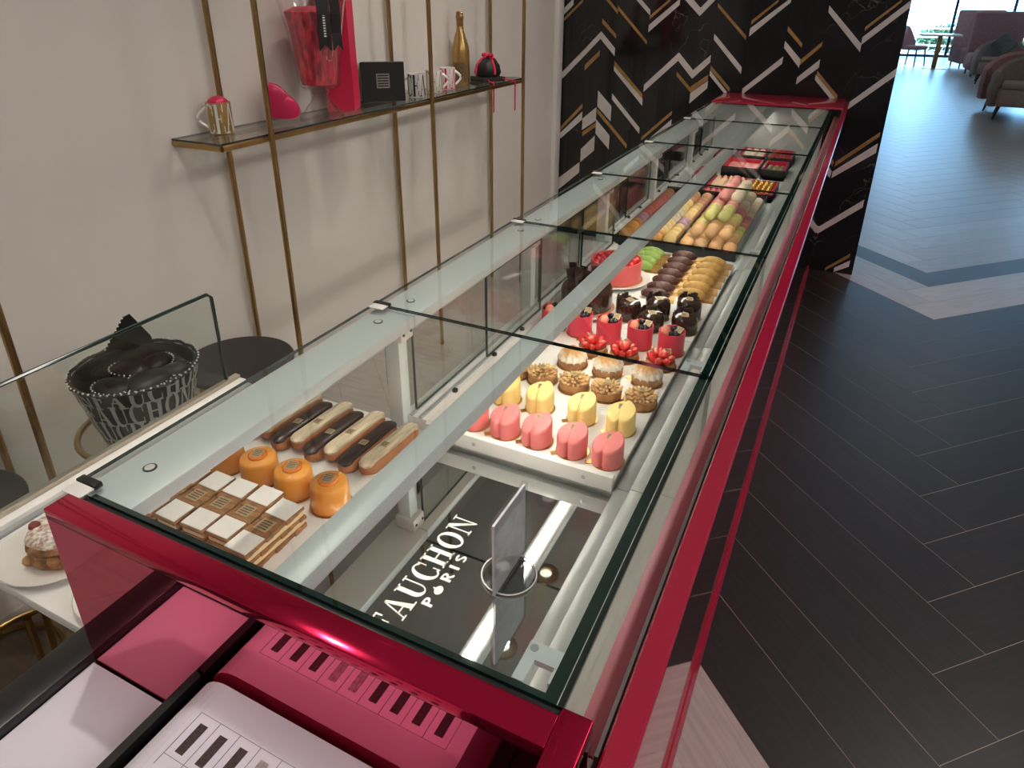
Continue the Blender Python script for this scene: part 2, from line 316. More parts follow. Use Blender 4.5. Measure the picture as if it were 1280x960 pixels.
#OUTSIDE#
# ------------------------------------------------------------------ serif lettering (capital height 1)
def arc(cx, cy, rx_, ry_, a0, a1, n=14): return [(cx + rx_ * cos(radians(a0 + (a1 - a0) * i / n)), cy + ry_ * sin(radians(a0 + (a1 - a0) * i / n))) for i in range(n + 1)]
def rect(x0, x1, y0, y1): return [(x0, y0), (x1, y0), (x1, y1), (x0, y1)]
def band(o, i): return [[o[k], o[k + 1], i[k + 1], i[k]] for k in range(len(o) - 1)]
def glyph(ch):
    if ch == 'F': return .78, [rect(.12, .33, 0, 1), rect(.02, .45, 0, .05), rect(.02, .12, .95, 1), rect(.33, .72, .94, 1), [(.64, .94), (.66, .72), (.72, .72), (.72, .94)], rect(.33, .52, .48, .53), rect(.5, .55, .37, .64)]
    if ch == 'A': return .98, [[(.10, .05), (.16, .05), (.47, 1), (.41, 1)], [(.60, .05), (.84, .05), (.53, 1), (.41, 1)], rect(.20, .66, .29, .34), rect(-.02, .28, 0, .05), rect(.52, .98, 0, .05)]
    if ch == 'U': return .92, [rect(.12, .33, .32, 1), rect(.72, .78, .32, 1), rect(.02, .43, .95, 1), rect(.62, .9, .95, 1)] + band(arc(.45, .32, .33, .34, 180, 360), arc(.525, .32, .195, .27, 180, 360))
    if ch == 'C': return .86, band(arc(.47, .5, .43, .52, 48, 312, 22), arc(.50, .5, .25, .46, 48, 312, 22)) + [rect(.74, .79, .62, .98), rect(.74, .79, .04, .34)]
    if ch == 'H': return 1.0, [rect(.12, .33, 0, 1), rect(.67, .88, 0, 1), rect(.33, .67, .47, .53)] + [rect(x, x + .41, y, y + .05) for x in (.02, .57) for y in (0, .95)]
    if ch == 'O': return 1.0, band(arc(.5, .5, .46, .52, 0, 360, 28), arc(.5, .5, .25, .46, 0, 360, 28))
    if ch == 'N': return 1.0, [rect(.15, .21, .05, .95), rect(.79, .85, .05, 1), [(.10, 1), (.34, 1), (.85, .0), (.80, .0)], rect(.03, .33, 0, .05), rect(.66, .98, .95, 1), rect(.0, .2, .95, 1)]
    if ch == 'E': return .8, [rect(.12, .33, 0, 1), rect(.02, .72, 0, .05), rect(.02, .72, .95, 1), rect(.66, .72, .05, .26), rect(.66, .72, .74, .95), rect(.33, .52, .48, .53), rect(.5, .55, .37, .64)]
    if ch == 'P': return .72, [rect(.1, .3, 0, 1), rect(.3, .4, .84, 1), rect(.3, .4, .4, .56)] + band(arc(.38, .7, .3, .3, -90, 90), arc(.38, .7, .12, .14, -90, 90))
    if ch == 'R': w, g = glyph('P'); return .78, g + [[(.3, .42), (.48, .42), (.76, 0), (.54, 0)]]
    if ch == 'I': return .4, [rect(.1, .3, 0, 1)]
    if ch == 'S': return .66, band(arc(.33, .73, .28, .27, 30, 270), arc(.33, .73, .1, .11, 30, 270)) + band(arc(.33, .27, .28, .27, 90, -150), arc(.33, .27, .1, .11, 90, -150))
    if ch == '*': return .78, [arc(.39, .40, .34, .38, 0, 360, 20)[:-1], [(.3, .7), (.5, .7), (.47, 1), (.42, 1)]]
    return .4, []
def lettering(mb, text, f, gap=.06, thick=.001, mi=0):
    """f(x, y, h) places a point of the text plane; h is the height above it"""
    x = 0
    for ch in text:
        w, polys = glyph(ch)
        for p in polys:
            n = len(p); vs = [f(x + a, b, 0) for a, b in p] + [f(x + a, b, thick) for a, b in p]
            mb.add(vs, [tuple(range(n))[::-1], tuple(range(n, 2 * n))] + [(i, (i + 1) % n, n + (i + 1) % n, n + i) for i in range(n)], mi)
        x += w + gap
    return x
def text_width(text, gap=.06): return sum(glyph(c)[0] + gap for c in text) - gap

# ------------------------------------------------------------------ outdoors
M_['terrace'] = mat('terrace_stone', (.62, .60, .57), .8, var=.06, scale=2)
M_['leaf'] = mat('leaves', (.06, .13, .05), .6, var=.5, scale=6)
M_['rail'] = mat('rail_white', (.75, .76, .76), .4, var=.03)
tag(obj('ground_outside', MB().box(-12, 22, YE + .1, YE + 30, -.2, -.06), M_['terrace']), kind='structure')
t = thing('balcony_railing', 'white metal railing with level bars outside the far window', 'railing', (3, YE + 2.2, -.06))
for k in range(6): obj('post', MB().tube([(-3 + k * 1.5, 0, 0), (-3 + k * 1.5, 0, 1.05)], .03), M_['rail'], t)
for z in (.25, .5, .75, 1.05): obj('rail', MB().tube([(-3.2, 0, z), (4.7, 0, z)], .028), M_['rail'], t)
def leafy(name, label, cat, loc, rx_, ry_, rz_, n, size, stem=True, seed=1):
    r = random.Random(seed); root = thing(name, label, cat, loc)
    mb = MB()
    for k in range(n):
        a = r.random() * 2 * pi; b = math.acos(2 * r.random() - 1); q = r.random() ** .4
        p = Vector((rx_ * q * sin(b) * cos(a), ry_ * q * sin(b) * sin(a), rz_ * (1 + q * cos(b))))
        u = Vector((r.uniform(-1, 1), r.uniform(-1, 1), r.uniform(-1, 1))).normalized(); v = u.orthogonal().normalized(); w_ = u.cross(v)
        s = size * r.uniform(.6, 1.3)
        mb.add([p - u * s, p + v * s * .45 + w_ * s * .15, p + u * s, p - v * s * .45 + w_ * s * .15], [(0, 1, 2, 3)])
    tag(obj('foliage', mb, M_['leaf'], root), kind='stuff')
    obj('stem', MB().tube([(0, 0, 0), (.02, 0, rz_ * .6), (0, .02, rz_ * 1.3)], .03, taper=.012), M_['dim'], root)
    return root
for k in range(4):
    leafy('hedge', 'clipped green hedge behind the white railing, %s from the marble wall side' % ORD[k], 'hedge', (.6 + 2.4 * k, YE + 3.4, -.06), 1.10, .5, .42, 900, .12, seed=k)

# ------------------------------------------------------------------ ceiling downlights, and added fill panels
def downlight(x, y, label, power=LAMP_W):
    t = thing('downlight', label, 'ceiling lamp', (x, y, HC), group='round brass downlights in the ceiling')
    prof = [(.036, -.002), (.036, -.016), (.05, -.022), (.072, -.016), (.075, 0)]
    obj('ring', MB().lathe(prof, 28), M_['brass'], t)
    obj('lens', MB().lathe([(0, -.006), (.034, -.006), (.034, -.002)], 24), M_['lamp'], t)
    d = bpy.data.lights.new('lamp_light', 'AREA'); d.shape = 'DISK'; d.size = .06; d.energy = power; d.color = (1, .90, .79); d.spread = radians(85 if x < 0 else 150)
    o = bpy.data.objects.new('lamp_light', d); COL.objects.link(o); o.parent = t; o.location = (0, 0, -.035)
for k, y in enumerate((-2.3, -.9, .5, 1.9, 2.45, 3.4)):
    downlight(-.40, y, 'round brass ceiling downlight above the staff side, %s from the marble wall' % ORD[5 - k])
def fill_panel(x, y, label, power):  # made-up panels out of view, added for soft room light
    t = thing('fill_panel', label, 'ceiling lamp', (x, y, HC - .30), group='added square fill light panels')
    for a in (-.3, .3): obj('cable', MB().tube([(a, a, 0), (a, a, .30)], .002, 6), M_['steel'], t)
    for a, b, c, d_ in ((-.32, .32, -.32, -.29), (-.32, .32, .29, .32), (-.32, -.29, -.29, .29), (.29, .32, -.29, .29)): obj('frame', MB().box(a, b, c, d_, -.03, 0), M_['white'], t)
    obj('fill_diffuser', MB().box(-.289, .289, -.289, .289, -.02, -.002), M_['fill_diffuser'], t)
    d = bpy.data.lights.new('fill_light', 'AREA'); d.shape = 'SQUARE'; d.size = .56; d.energy = power; d.color = (1, .935, .87)
    o = bpy.data.objects.new('fill_light', d); COL.objects.link(o); o.parent = t; o.location = (0, 0, -.032)
    d2_ = d.copy(); d2_.energy = power * .62; u_ = bpy.data.objects.new('fill_uplight', d2_); COL.objects.link(u_); u_.parent = t; u_.location = (0, 0, .004); u_.rotation_euler = (pi, 0, 0)  # upward light added to brighten the ceiling mirrored in the deck
for x in (2.0, 4.4):
    for y in (-2.0, .2, 2.4): fill_panel(x, y, 'added hanging square fill light panel in the row %s the case, %s from the marble wall' % ('nearer' if x < 3 else 'farther from', ORD[(-2.0, .2, 2.4)[::-1].index(y)]), FILL_W)
for x in (1.8, 5.0):
    for y in (7.5, 13.5, 19.0): fill_panel(x, y, 'added hanging square fill light panel over the lounge, row %s the armchairs, %s from the window' % ('beside' if x < 3 else 'beyond', ORD[(7.5, 13.5, 19.0)[::-1].index(y)]), FILL_W * .22)

# ------------------------------------------------------------------ display case
ZT = 1.0286; ZD = .757; ZW = .785
J = [0, .6, 1.2, 1.8, 2.41, 3.07, 3.70]
case = thing('display_case', 'long red mirror-clad pastry display case with clear glass top', 'display case', (.3, 1.85, 0))
G = [M_['glass'], M_['edge']]
wpart('body', MB().box(.02, .60, 0, 3.70, .02, .745), M_['white'], case)
wpart('mirror_deck', MB().box(.0, .476, .004, .598, .7452, ZD), M_['mirror'], case)
wpart('deck', MB().box(.02, .60, .602, 3.698, .7452, ZD), M_['alu'], case)
for k in range(6):
    a, b = J[k] + .0008, J[k + 1] - .0008
    wpart('top_glass', MB().box(-.014, .6125, a, b, ZT - .0055, ZT, 0, 1, 'z'), G, case)
    wpart('front_glass', MB().box(.6055, .6115, a, b, .800, ZT - .0057, 0, 1, 'x'), G, case)
    wpart('front_rail_inner', MB().cbox(.476, .502, a, b, ZD, .772, .002), M_['grey'], case)
    wpart('front_rail_middle', MB().cbox(.502, .528, a, b, ZD, .778, .002), M_['grey'], case)
    wpart('front_rail_outer', MB().cbox(.528, .598, a, b, ZD, .786, .002), M_['white'], case)
    wpart('back_beam', MB().cbox(-.010, .076, a, b, .998, 1.0195, .003), M_['alu'], case)
    wpart('glass_seal', MB().cbox(.603, .614, a, b, .785, .7995, .002), M_['black'], case)
    wpart('dark_border', MB().box(.5925, .6045, a, b, ZT - .0085, ZT - .0058), M_['edge'], case)
    if k == 0: wpart('dark_border', MB().box(.02, .5925, a, a + .010, ZT - .0085, ZT - .0058), M_['edge'], case)
    if k:
        if k > 2: wpart('rear_track', MB().cbox(-.004, .036, a, b, ZD, .797, .003), M_['white'], case)
        else: wpart('rear_track', MB().cbox(.030, .088, a, b, ZD, .797, .003), M_['white'], case)
        g0, g1 = (.052, .074) if k < 3 else (.006, .022)
        for g_ in (g0, g1): wpart('rear_track_groove', MB().cbox(g_ - .004, g_ + .004, a, b, .797, .8005, .001), M_['grey'], case)
        m = (a + b) / 2
        wpart('sliding_door', MB().box(g0 - .0028, g0 + .0028, a + .02, m + .02, .8006, .9975, 0, 1, 'x'), G, case)
        wpart('sliding_door', MB().box(g1 - .0028, g1 + .0028, m - .02, b - .02, .8006, .9975, 0, 1, 'x'), G, case)
        for q in (a + .12, a + .3, a + .45): wpart('track_clip', MB().lathe([(.006, 0), (.006, .006), (.003, .008), (0, .008)], 10, (g1 + .009, q, .797)), M_['black'], case)
beam = wpart('light_beam', MB().cbox(.288, .326, .01, 3.69, .996, 1.0200, .003), M_['alu'], case)
wpart('led_strip', MB().box(.297, .317, .03, 3.67, .9935, .9958), M_['led'], beam)
for k in range(0, 7):
    y = J[k]
    if k == 6: continue
    ys = y + .014 if k == 0 else y
    if 0 < k: 
        po = wpart('post', MB().cbox(.012, .044, y - .014, y + .014, ZD, .9975, .002), M_['alu'], case)
        wpart('post_slot', MB().box(.006, .0118, y - .006, y + .006, .86, .95), M_['black'], po)
        br = wpart('bracket', MB().cbox(.008, .056, y - .02, y + .02, .966, .9970, .003), M_['white'], case)
        for q in (-.012, .012): wpart('screw', MB().lathe([(.003, 0), (.003, .0015), (0, .002)], 8, (.0562, y + q, .981), rot=Matrix.Rotation(pi / 2, 3, 'Y')), M_['black'], br)
    # black clip over the glass joint and its white plate
    wpart('joint_clip', MB().cbox(-.016, .018, ys - .002, ys + .009, ZT - .004, ZT + .003, .0015), M_['black'], case)
    wpart('joint_plate', MB().cbox(-.012, .020, ys - .022, ys - .003, ZT, ZT + .002, .0008), M_['white'], case)
    for q in ((.075,) if k == 0 else (-.05, .055)):
        s_ = wpart('beam_screw', MB().lathe([(.0085, 0), (.0085, .0012), (0, .0012)], 16, (.03, y + q, 1.0195)), M_['black'], case)
        wpart('screw_cap', MB().lathe([(.0062, .0012), (.0062, .0018), (0, .0018)], 16, (.03, y + q, 1.0195)), M_['white'], s_)
    # corner clamp under the glass on the customer side
    yc = y + .012
    cl = wpart('corner_clamp', MB().prism([(.560, yc), (.571, yc), (.571, yc + .024), (.590, yc + .024), (.590, yc + .008), (.602, yc + .008), (.602, yc + .042), (.560, yc + .042)], ZT - .0125, ZT - .0062), M_['alu'], case)
    wpart('clamp_bolt', MB().lathe([(.004, 0), (.004, .0006), (0, .0006)], 12, (.566, yc + .035, ZT - .0062)), M_['grey'], cl)
# cladding
wpart('front_panel', MB().prism([(.602, .03), (.622, .03), (.675, 1.010), (.6515, 1.010), (.6515, .79), (.602, .745)], -.5, 4.12, 'y'), M_['red'], case)
wpart('front_rail', MB().prism([(.6510, 1.0105), (.6758, 1.0105), (.6758, 1.016), (.6735, 1.019), (.653, 1.019), (.6510, 1.017)], -.5, 4.12, 'y'), M_['lacquer'], case)
wpart('channel_floor', MB().box(.6145, .6505, .001, 3.70, .79, .80), M_['white'], case)
wpart('channel_fin', MB().box(.6405, .6440, .001, 3.70, .801, .988), M_['steel'], case)
wpart('channel_strip', MB().prism([(.6225, .992), (.6400, .982), (.6400, .985), (.6225, .995)], .001, 3.70, 'y'), mat('pink_satin', (.46, .16, .18), .25, var=.12, scale=5, coat=.3), case)  # even pink strip sloping along the channel beside the front glass
wpart('gap_shade', MB().box(.6445, .6505, .001, 3.70, .801, .972), M_['black'], case)  # solid black box standing in for the shade inside the open gap
wpart('kick_strip', MB().prism([(.60, 0), (.632, 0), (.632, .010), (.624, .03), (.60, .03)], -.02, 4.12, 'y'), M_['lacquer'], case)
ep = wpart('end_panel', MB().box(.001, .612, -.037, -.0075, .0, ZT - .012), M_['red'], case)
wpart('end_panel_cap', MB().cbox(.0005, .612, -.0375, -.007, ZT - .012, ZT + .002, .0015), M_['redtrim'], ep)
wpart('end_gasket', MB().cbox(.02, .612, -.0068, -.0002, ZT - .025, ZT - .002, .001), M_['black'], ep)
wg = wpart('side_wing', MB().box(.612, .638, -.5, .0, .801, ZT - .012), M_['red'], case)
wpart('wing_cap', MB().cbox(.612, .6385, -.5, .0005, ZT - .012, ZT + .002, .0015), M_['redtrim'], wg)
fe = wpart('far_end_panel', MB().box(-.012, .6, 3.703, 4.125, 0, ZT - .004), M_['red'], case)
wpart('inner_wall', MB().box(.0, .604, 3.688, 3.698, ZD, ZT - .009), M_['alu'], fe)
wpart('far_end_cap', MB().cbox(-.012, .655, 3.703, 4.127, ZT - .004, ZT + .004, .002), M_['lacquer'], fe)

# lettering on the mirror deck, read from the customer side
tw = text_width('FAUCHON'); cap = .047; ln = .40
deckword = MB()
def dk(x0, y0, c, l, w):
    return lambda x, y, h: (x0 - y * c, y0 + x * l / w, ZD + .0004 + h)
lettering(deckword, 'FAUCHON', dk(.296, .178, .043, .254, tw), thick=.0004)
lettering(deckword, 'P*RIS', dk(.319, .243, .017, .112, text_width('P*RIS', .3)), gap=.3, thick=.0004)
M_['vinyl'] = mat('white_vinyl', (.92, .92, .90), .45, var=.01)
wpart('deck_lettering', deckword, M_['vinyl'], case)

# ------------------------------------------------------------------ trays
for k, (a, b) in enumerate(((.603, 1.196), (1.198, 1.797))):
    t = thing('white_tray', ('white enamel tray holding the fruit and nut tarts beside the mirror deck', 'white enamel tray holding the large cakes and slices beside the macaron trays')[k], 'tray', (.28, (a + b) / 2, ZD), group='white display trays')
    wpart('tray_top', MB().cbox(.092, .473, a, b, .777, ZW, .002), M_['white'], t)
    wpart('tray_skirt', MB().box(.095, .470, a + .004, b - .004, ZD + .0002, .777), M_['white'], t)
    if k == 0: wpart('tray_lip', MB().cbox(.092, .473, .588, .6025, .768, .799, .002), M_['white'], t)
    for x in ((.20, .42) if k == 0 else ()): wpart('tray_screw', MB().lathe([(.004, 0), (.004, .001), (0, .0015)], 10, (x, a - .0152, .784), rot=Matrix.Rotation(pi / 2, 3, 'X')), M_['grey'], t)
# staff shelf behind the first module, with its glass screen
t = thing('service_shelf', 'white service shelf behind the case with upright clear glass screen', 'shelf', (-.2, .3, .735))
wpart('shelf_board', MB().cbox(-.375, -.012, .0, .598, .738, ZD, .003), M_['white'], t)
wpart('edge_profile', MB().cbox(-.43, -.388, -.12, .60, .735, .768, .003), M_['white'], t)
wpart('grey_channel', MB().cbox(-.388, -.376, -.12, .60, .735, .760, .001), M_['steel'], t)
wpart('brass_channel', MB().cbox(-.4215, -.4065, -.12, .598, .768, .776, .001), mat('champagne', (.50, .44, .36), .4, .4, var=.03), t)
wpart('glass_screen', MB().prism([(-.12, .776), (.565, .776), (.565, .975), (.558, .985), (-.12, .985)], -.4175, -.4105, 'x'), M_['glass_thick'], t)
wpart('screen_edge', MB().tube([(-.414, -.12, .986), (-.414, .556, .986), (-.414, .566, .976), (-.414, .566, .778)], .0038, 6), M_['edge'], t)
for y in (.03, .57): wpart('shelf_arm', MB().cbox(-.42, .018, y - .01, y + .01, .70, .734, .002), M_['alu'], t)
t = thing('pastry_tray', 'white tray of orange cakes and eclairs on the service shelf', 'tray', (-.09, .38, ZD))
wpart('tray_top', MB().cbox(-.285, .092, .150, .606, .760, .772, .002), M_['white'], t)
wpart('tray_foot', MB().box(-.275, .085, .16, .597, ZD + .0002, .760), M_['white'], t)
ZS = .772
# ------------------------------------------------------------------ pastry materials
P = {}
P['crust'] = mat('tart_crust', (.40, .19, .075), .6, var=.25, scale=60, bump=.3, bscale=120)
P['puff'] = mat('puff_pastry', (.34, .16, .06), .65, var=.35, scale=70, bump=.5, bscale=140, stretch=(1, 1, 3))
P['cream'] = mat('vanilla_cream', (.78, .62, .36), .55, var=.05, scale=40)
P['sugar'] = mat('icing_sugar', (.86, .84, .80), .85, var=.02, scale=90, bump=.3, bscale=300)
P['orange'] = mat('orange_glaze', (.86, .36, .055), .28, var=.04, scale=20, coat=.3)
P['orange2'] = mat('orange_jelly', (.80, .22, .03), .15, var=.08, scale=30, coat=.6)
P['pink'] = mat('pink_velvet', (.83, .22, .22), .5, var=.04, scale=30)
P['yellow'] = mat('yellow_velvet', (.86, .66, .24), .5, var=.04, scale=30)
P['redband'] = mat('raspberry_band', (.72, .06, .10), .35, var=.05, scale=25)
P['coral'] = mat('coral_band', (.80, .14, .14), .35, var=.05, scale=25)
P['berry'] = mat('strawberry', (.62, .03, .025), .22, var=.25, scale=60, coat=.4)
P['berryin'] = mat('strawberry_flesh', (.80, .30, .20), .4, var=.2, scale=60)
P['rasp'] = mat('raspberry', (.45, .02, .05), .35, var=.3, scale=120, bump=.5, bscale=160)
P['black'] = mat('blackberry', (.012, .010, .022), .25, var=.4, scale=120, bump=.4, bscale=160)
P['choc'] = mat('dark_chocolate', (.035, .015, .009), .18, var=.25, scale=30, coat=.5)
P['chocmatte'] = mat('chocolate_shard', (.030, .016, .012), .4, var=.2, scale=40)
P['cocoa'] = mat('cocoa_fruit', (.085, .025, .018), .45, var=.5, scale=90, bump=.5, bscale=130)
P['madel'] = mat('golden_sponge', (.62, .36, .10), .55, var=.2, scale=60, bump=.3, bscale=90)
P['green'] = mat('pistachio_sponge', (.28, .42, .09), .55, var=.2, scale=60, bump=.3, bscale=90)
P['nut'] = mat('roasted_nut', (.68, .43, .18), .5, var=.3, scale=90)
P['label'] = mat('gold_label', (.48, .36, .20), .45, .3, var=.15, scale=200)
P['labelink'] = mat('label_ink', (.13, .09, .06), .6, var=.1)
P['plate'] = mat('white_porcelain', (.78, .76, .71), .15, var=.01, coat=.5)
P['ecl_pale'] = mat('pale_icing', (.62, .52, .36), .45, var=.35, scale=14, stretch=(9, 1, 9))
P['ecl_dark'] = mat('chocolate_icing', (.03, .018, .014), .25, var=.2, scale=20)
P['ecl_red'] = mat('red_icing', (.16, .012, .016), .25, var=.2, scale=20)
P['brown'] = mat('pastry_brown', (.34, .13, .05), .6, var=.2, scale=50)
# toasted meringue: brown on the piped tips
def meringue():
    m = mat('toasted_meringue', (.86, .82, .72), .6); nt = m.node_tree; b = nt.nodes['Principled BSDF']
    tc = nt.nodes.new('ShaderNodeTexCoord'); sx = nt.nodes.new('ShaderNodeSeparateXYZ'); nt.links.new(tc.outputs['Object'], sx.inputs[0])
    nz = nt.nodes.new('ShaderNodeTexNoise'); nz.inputs['Scale'].default_value = 90; nt.links.new(tc.outputs['Object'], nz.inputs['Vector'])
    ad = nt.nodes.new('ShaderNodeMath'); ad.operation = 'MULTIPLY_ADD'; ad.inputs[1].default_value = .018; nt.links.new(nz.outputs['Fac'], ad.inputs[0]); nt.links.new(sx.outputs['Z'], ad.inputs[2])
    r = nt.nodes.new('ShaderNodeValToRGB'); e = r.color_ramp.elements; e[0].position = .036; e[0].color = (.86, .80, .68, 1); e[1].position = .047; e[1].color = (.50, .25, .07, 1)
    nt.links.new(ad.outputs[0], r.inputs[0]); nt.links.new(r.outputs[0], b.inputs['Base Color']); return m
P['meringue'] = meringue()

def label_card(parent, x, y, z, s=.008, tilt=0, rz=.4):
    rot = Matrix.Rotation(rz, 3, 'Z') @ Matrix.Rotation(tilt, 3, 'X')
    l = obj('label_card', MB().cbox(-s, s, -s, s, 0, .0012, .0003, 1, rot=rot), P['label'], parent, (x, y, z))
    mb = MB()
    for k in range(4): mb.box(-s * .75, s * .75, s * (-.7 + .4 * k), s * (-.5 + .4 * k), .0012, .0014)
    mb.v = [tuple(rot @ Vector(v)) for v in mb.v]
    obj('label_print', mb, P['labelink'], l)
def gold_disc(parent, r, tab=True, a=pi, z=.0):
    pts = [(r * cos(t_), r * sin(t_)) for t_ in [2 * pi * k / 24 for k in range(24)]]
    mb = MB().prism(pts, z, z + .0015)
    if tab: mb.cbox(-r - .010, -r + .003, -.0055, .0055, z, z + .0015, .0004, 1, rot=Matrix.Rotation(a - pi, 3, 'Z'))
    return obj('gold_board', mb, M_['gold'], parent)
def tart_shell(parent, r=.033, h=.019):
    return obj('crust', MB().lathe([(0, .0015), (r * .93, .0015), (r * .97, .004), (r, h), (r * .96, h + .001), (r * .9, h - .003), (0, h - .004)], 36, wob=lambda a, z: 1 + .006 * sin(a * 22)), P['crust'], parent)

# petal cakes
def petal_cake(name, label, m, group):
    t = thing(name, label, 'cake', group=group)
    gold_disc(t, .0315, True, pi + .7)
    def almond(L_, W_, sk):
        o = []
        for k in range(28):
            a = 2 * pi * k / 28; x = cos(a) * W_; y = sin(a) * L_
            x *= (1 - .28 * (y / L_) ** 2) if sin(a) > 0 else 1; x += sk * (y / L_) ** 2 * W_
            o.append((x, y))
        return o
    mb = MB()
    for dx, h, sk, rz in ((-.0120, .042, .35, -.10), (.0115, .046, -.25, .06)):
        o = almond(.0305, .0165, sk); c_, s_ = cos(rz), sin(rz); o = [(x * c_ - y * s_, x * s_ + y * c_) for x, y in o]
        q = MB().loft(o, [(.97, .002, dx, 0), (1.0, .005, dx, 0), (1.0, h * .88, dx, 0), (.96, h * .95, dx, 0), (.86, h, dx, 0), (.3, h * 1.01, dx, 0)])
        q.v = [(x, y, z if z < .01 else z * (1 + .16 * y / .03)) for x, y, z in q.v]
        mb.add(q.v, q.f, 0, True)
    mb.loft([(.0095 * cos(2 * pi * k / 16), .024 * sin(2 * pi * k / 16)) for k in range(16)], [(1, .002), (1, .036), (.8, .039)])
    obj('mousse', mb, m, t); label_card(t, -.003, .010, .0455, .0062, .5, .15)
    return t
ROWS = 'from the front glass in the row'
pk = Stamp(petal_cake('petal_cake', '', P['pink'], 'pink petal cakes'))
for k, x in enumerate((.444, .375, .304, .237, .169)):
    pk((x, .650, ZW), -.15 + .1 * (k % 2), 'pink two-petal mousse cake, %s %s at the tray edge' % (ORD[k], ROWS), 'pink petal cakes')
yl = Stamp(petal_cake('petal_cake', '', P['yellow'], 'yellow petal cakes'))
for k, x in enumerate((.433, .353, .262, .187)):
    yl((x, .758, ZW), .05 - .1 * (k % 2), 'pale yellow two-petal mousse cake, %s from the front glass' % ORD[k], 'yellow petal cakes')
# nut tarts
t = thing('nut_tart', '', 'tart'); gold_disc(t, .0355, False); tart_shell(t)
mb = MB(); r = random.Random(5)
for ring, n in ((.029, 22), (.021, 15), (.012, 9), (.004, 3)):
    for k in range(n):
        a = 2 * pi * k / n + r.random() * .2; rot = Matrix.Rotation(a, 3, 'Z') @ Matrix.Rotation(-.5 + r.random() * .3, 3, 'Y')
        mb.ball((ring * cos(a), ring * sin(a), .021 + (.032 - ring) * .30 + r.random() * .002), .0062, .0030, .0028, 6, 4, rot=rot)
tag(obj('nuts', mb, P['nut'], t), kind='stuff'); label_card(t, 0, 0, .0345, .007)
st = Stamp(t)
for k, x in enumerate((.442, .367, .294, .220, .155)):
    st((x, .865, ZW), k * 1.3, 'round tart heaped with roasted nuts, %s from the front glass' % ORD[k], 'nut tarts')
# meringue tarts
t = thing('meringue_tart', '', 'tart'); gold_disc(t, .036); tart_shell(t, .034)
mb = MB().lathe([(0.0325, .017), (.033, .022), (.029, .031), (.020, .038), (.010, .044), (.003, .050), (0, .051)], 40, wob=lambda a, z: 1 + .08 * sin(a * 14 + z * 60))
obj('meringue', mb, P['meringue'], t); st = Stamp(t)
for k, x in enumerate((.427, .338, .253)):
    st((x, .960, ZW), k, 'round tart with toasted white meringue peak, %s from the front glass' % ORD[k], 'meringue tarts')
# strawberry tarts
t = thing('strawberry_tart', '', 'tart'); gold_disc(t, .037); tart_shell(t, .033, .015)
r = random.Random(9)
for k in range(11):
    a = 2 * pi * k / 8 + .3 * (k // 8); q = .0215 if k < 8 else .007; z = .021 if k < 8 else .0285
    rot = Matrix.Rotation(a, 3, 'Z') @ Matrix.Rotation(-.7, 3, 'Y')
    s_ = obj('strawberry', MB().ball((0, 0, 0), .0140, .0092, .0080, 10, 6, rot=rot), P['berry'], t, (q * cos(a), q * sin(a), z))
    if k % 3 == 0: obj('cut_face', MB().ball((0, 0, .0035), .009, .0065, .006, 8, 5, rot=rot), P['berryin'], s_)
label_card(t, .012, .008, .036, .008, .5, .3); st = Stamp(t)
for k, x in enumerate((.435, .348, .271)):
    st((x, 1.044, ZW), k * .9, 'round tart topped with glazed strawberry halves, %s from the front glass' % ORD[k], 'strawberry tarts')
# pink banded cakes with berries
def berry_cake():
    t = thing('berry_cake', '', 'cake'); gold_disc(t, .034, True, -pi / 2 - .3)
    obj('band', MB().lathe([(.0, .002), (.0305, .002), (.0308, .056), (.0292, .056), (.029, .046), (0, .046)], 32), P['redband'], t)
    for k, (x, y, m, s) in enumerate(((-.014, -.006, 'berryin', .0125), (-.010, .014, 'berry', .011), (.012, -.010, 'black', .0085), (.003, -.016, 'black', .008), (.004, .004, 'black', .0095), (.014, .012, 'rasp', .010), (-.001, .018, 'rasp', .009), (-.020, .006, 'black', .007))):
        obj({'berryin': 'strawberry', 'berry': 'strawberry', 'black': 'blackberry', 'rasp': 'raspberry'}[m], MB().ball((0, 0, 0), s, s * .85, s * 1.05, 10, 6, rot=Matrix.Rotation(k, 3, 'X')), P[m], t, (x, y, .054 + (.006 if k == 4 else 0)))
    label_card(t, .017, -.004, .063, .0085, .5, -.4); return t
st = Stamp(berry_cake())
for k, x in enumerate((.438, .362, .284, .209, .138)):
    st((x, 1.122, ZW), .2 * k, 'small raspberry-pink banded cake topped with berries, %s from the front glass' % ORD[k], 'pink banded berry cakes')
# chocolate domes
def choc_dome(tall):
    t = thing('chocolate_cake', '', 'cake'); gold_disc(t, .0345, False)
    obj('glaze', MB().lathe([(0, .002), (.0315, .002), (.0325, .008), (.032, tall * .75), (.028, tall * .92), (.018, tall), (0, tall * 1.01)], 28), P['choc'], t)
    mb = MB()
    for k in range(9):
        a = pi * .35 + k * .22; x, y = .031 * cos(a), .031 * sin(a)
        mb.cbox(-.006, .006, -.001, .001, 0, tall * (.9 + .25 * ((k * 7) % 4) / 4), .0006, 1, rot=Matrix.Rotation(a + pi / 2, 3, 'Z')); mb.v[-24:] = [(v[0] + x, v[1] + y, v[2] + .003) for v in mb.v[-24:]]
    obj('chocolate_collar', mb, P['chocmatte'], t); label_card(t, 0, -.006, tall * 1.015, .009, .1, .3); return t
cd = Stamp(choc_dome(.046))
for k, (x, y) in enumerate(((.440, 1.250), (.361, 1.228))):
    cd((x, y, ZW), .3 * k, 'glossy dark chocolate cake with gold label behind the berry cakes, %s from the front glass' % ORD[k], 'chocolate cakes in the front row')
cd2 = Stamp(choc_dome(.054))
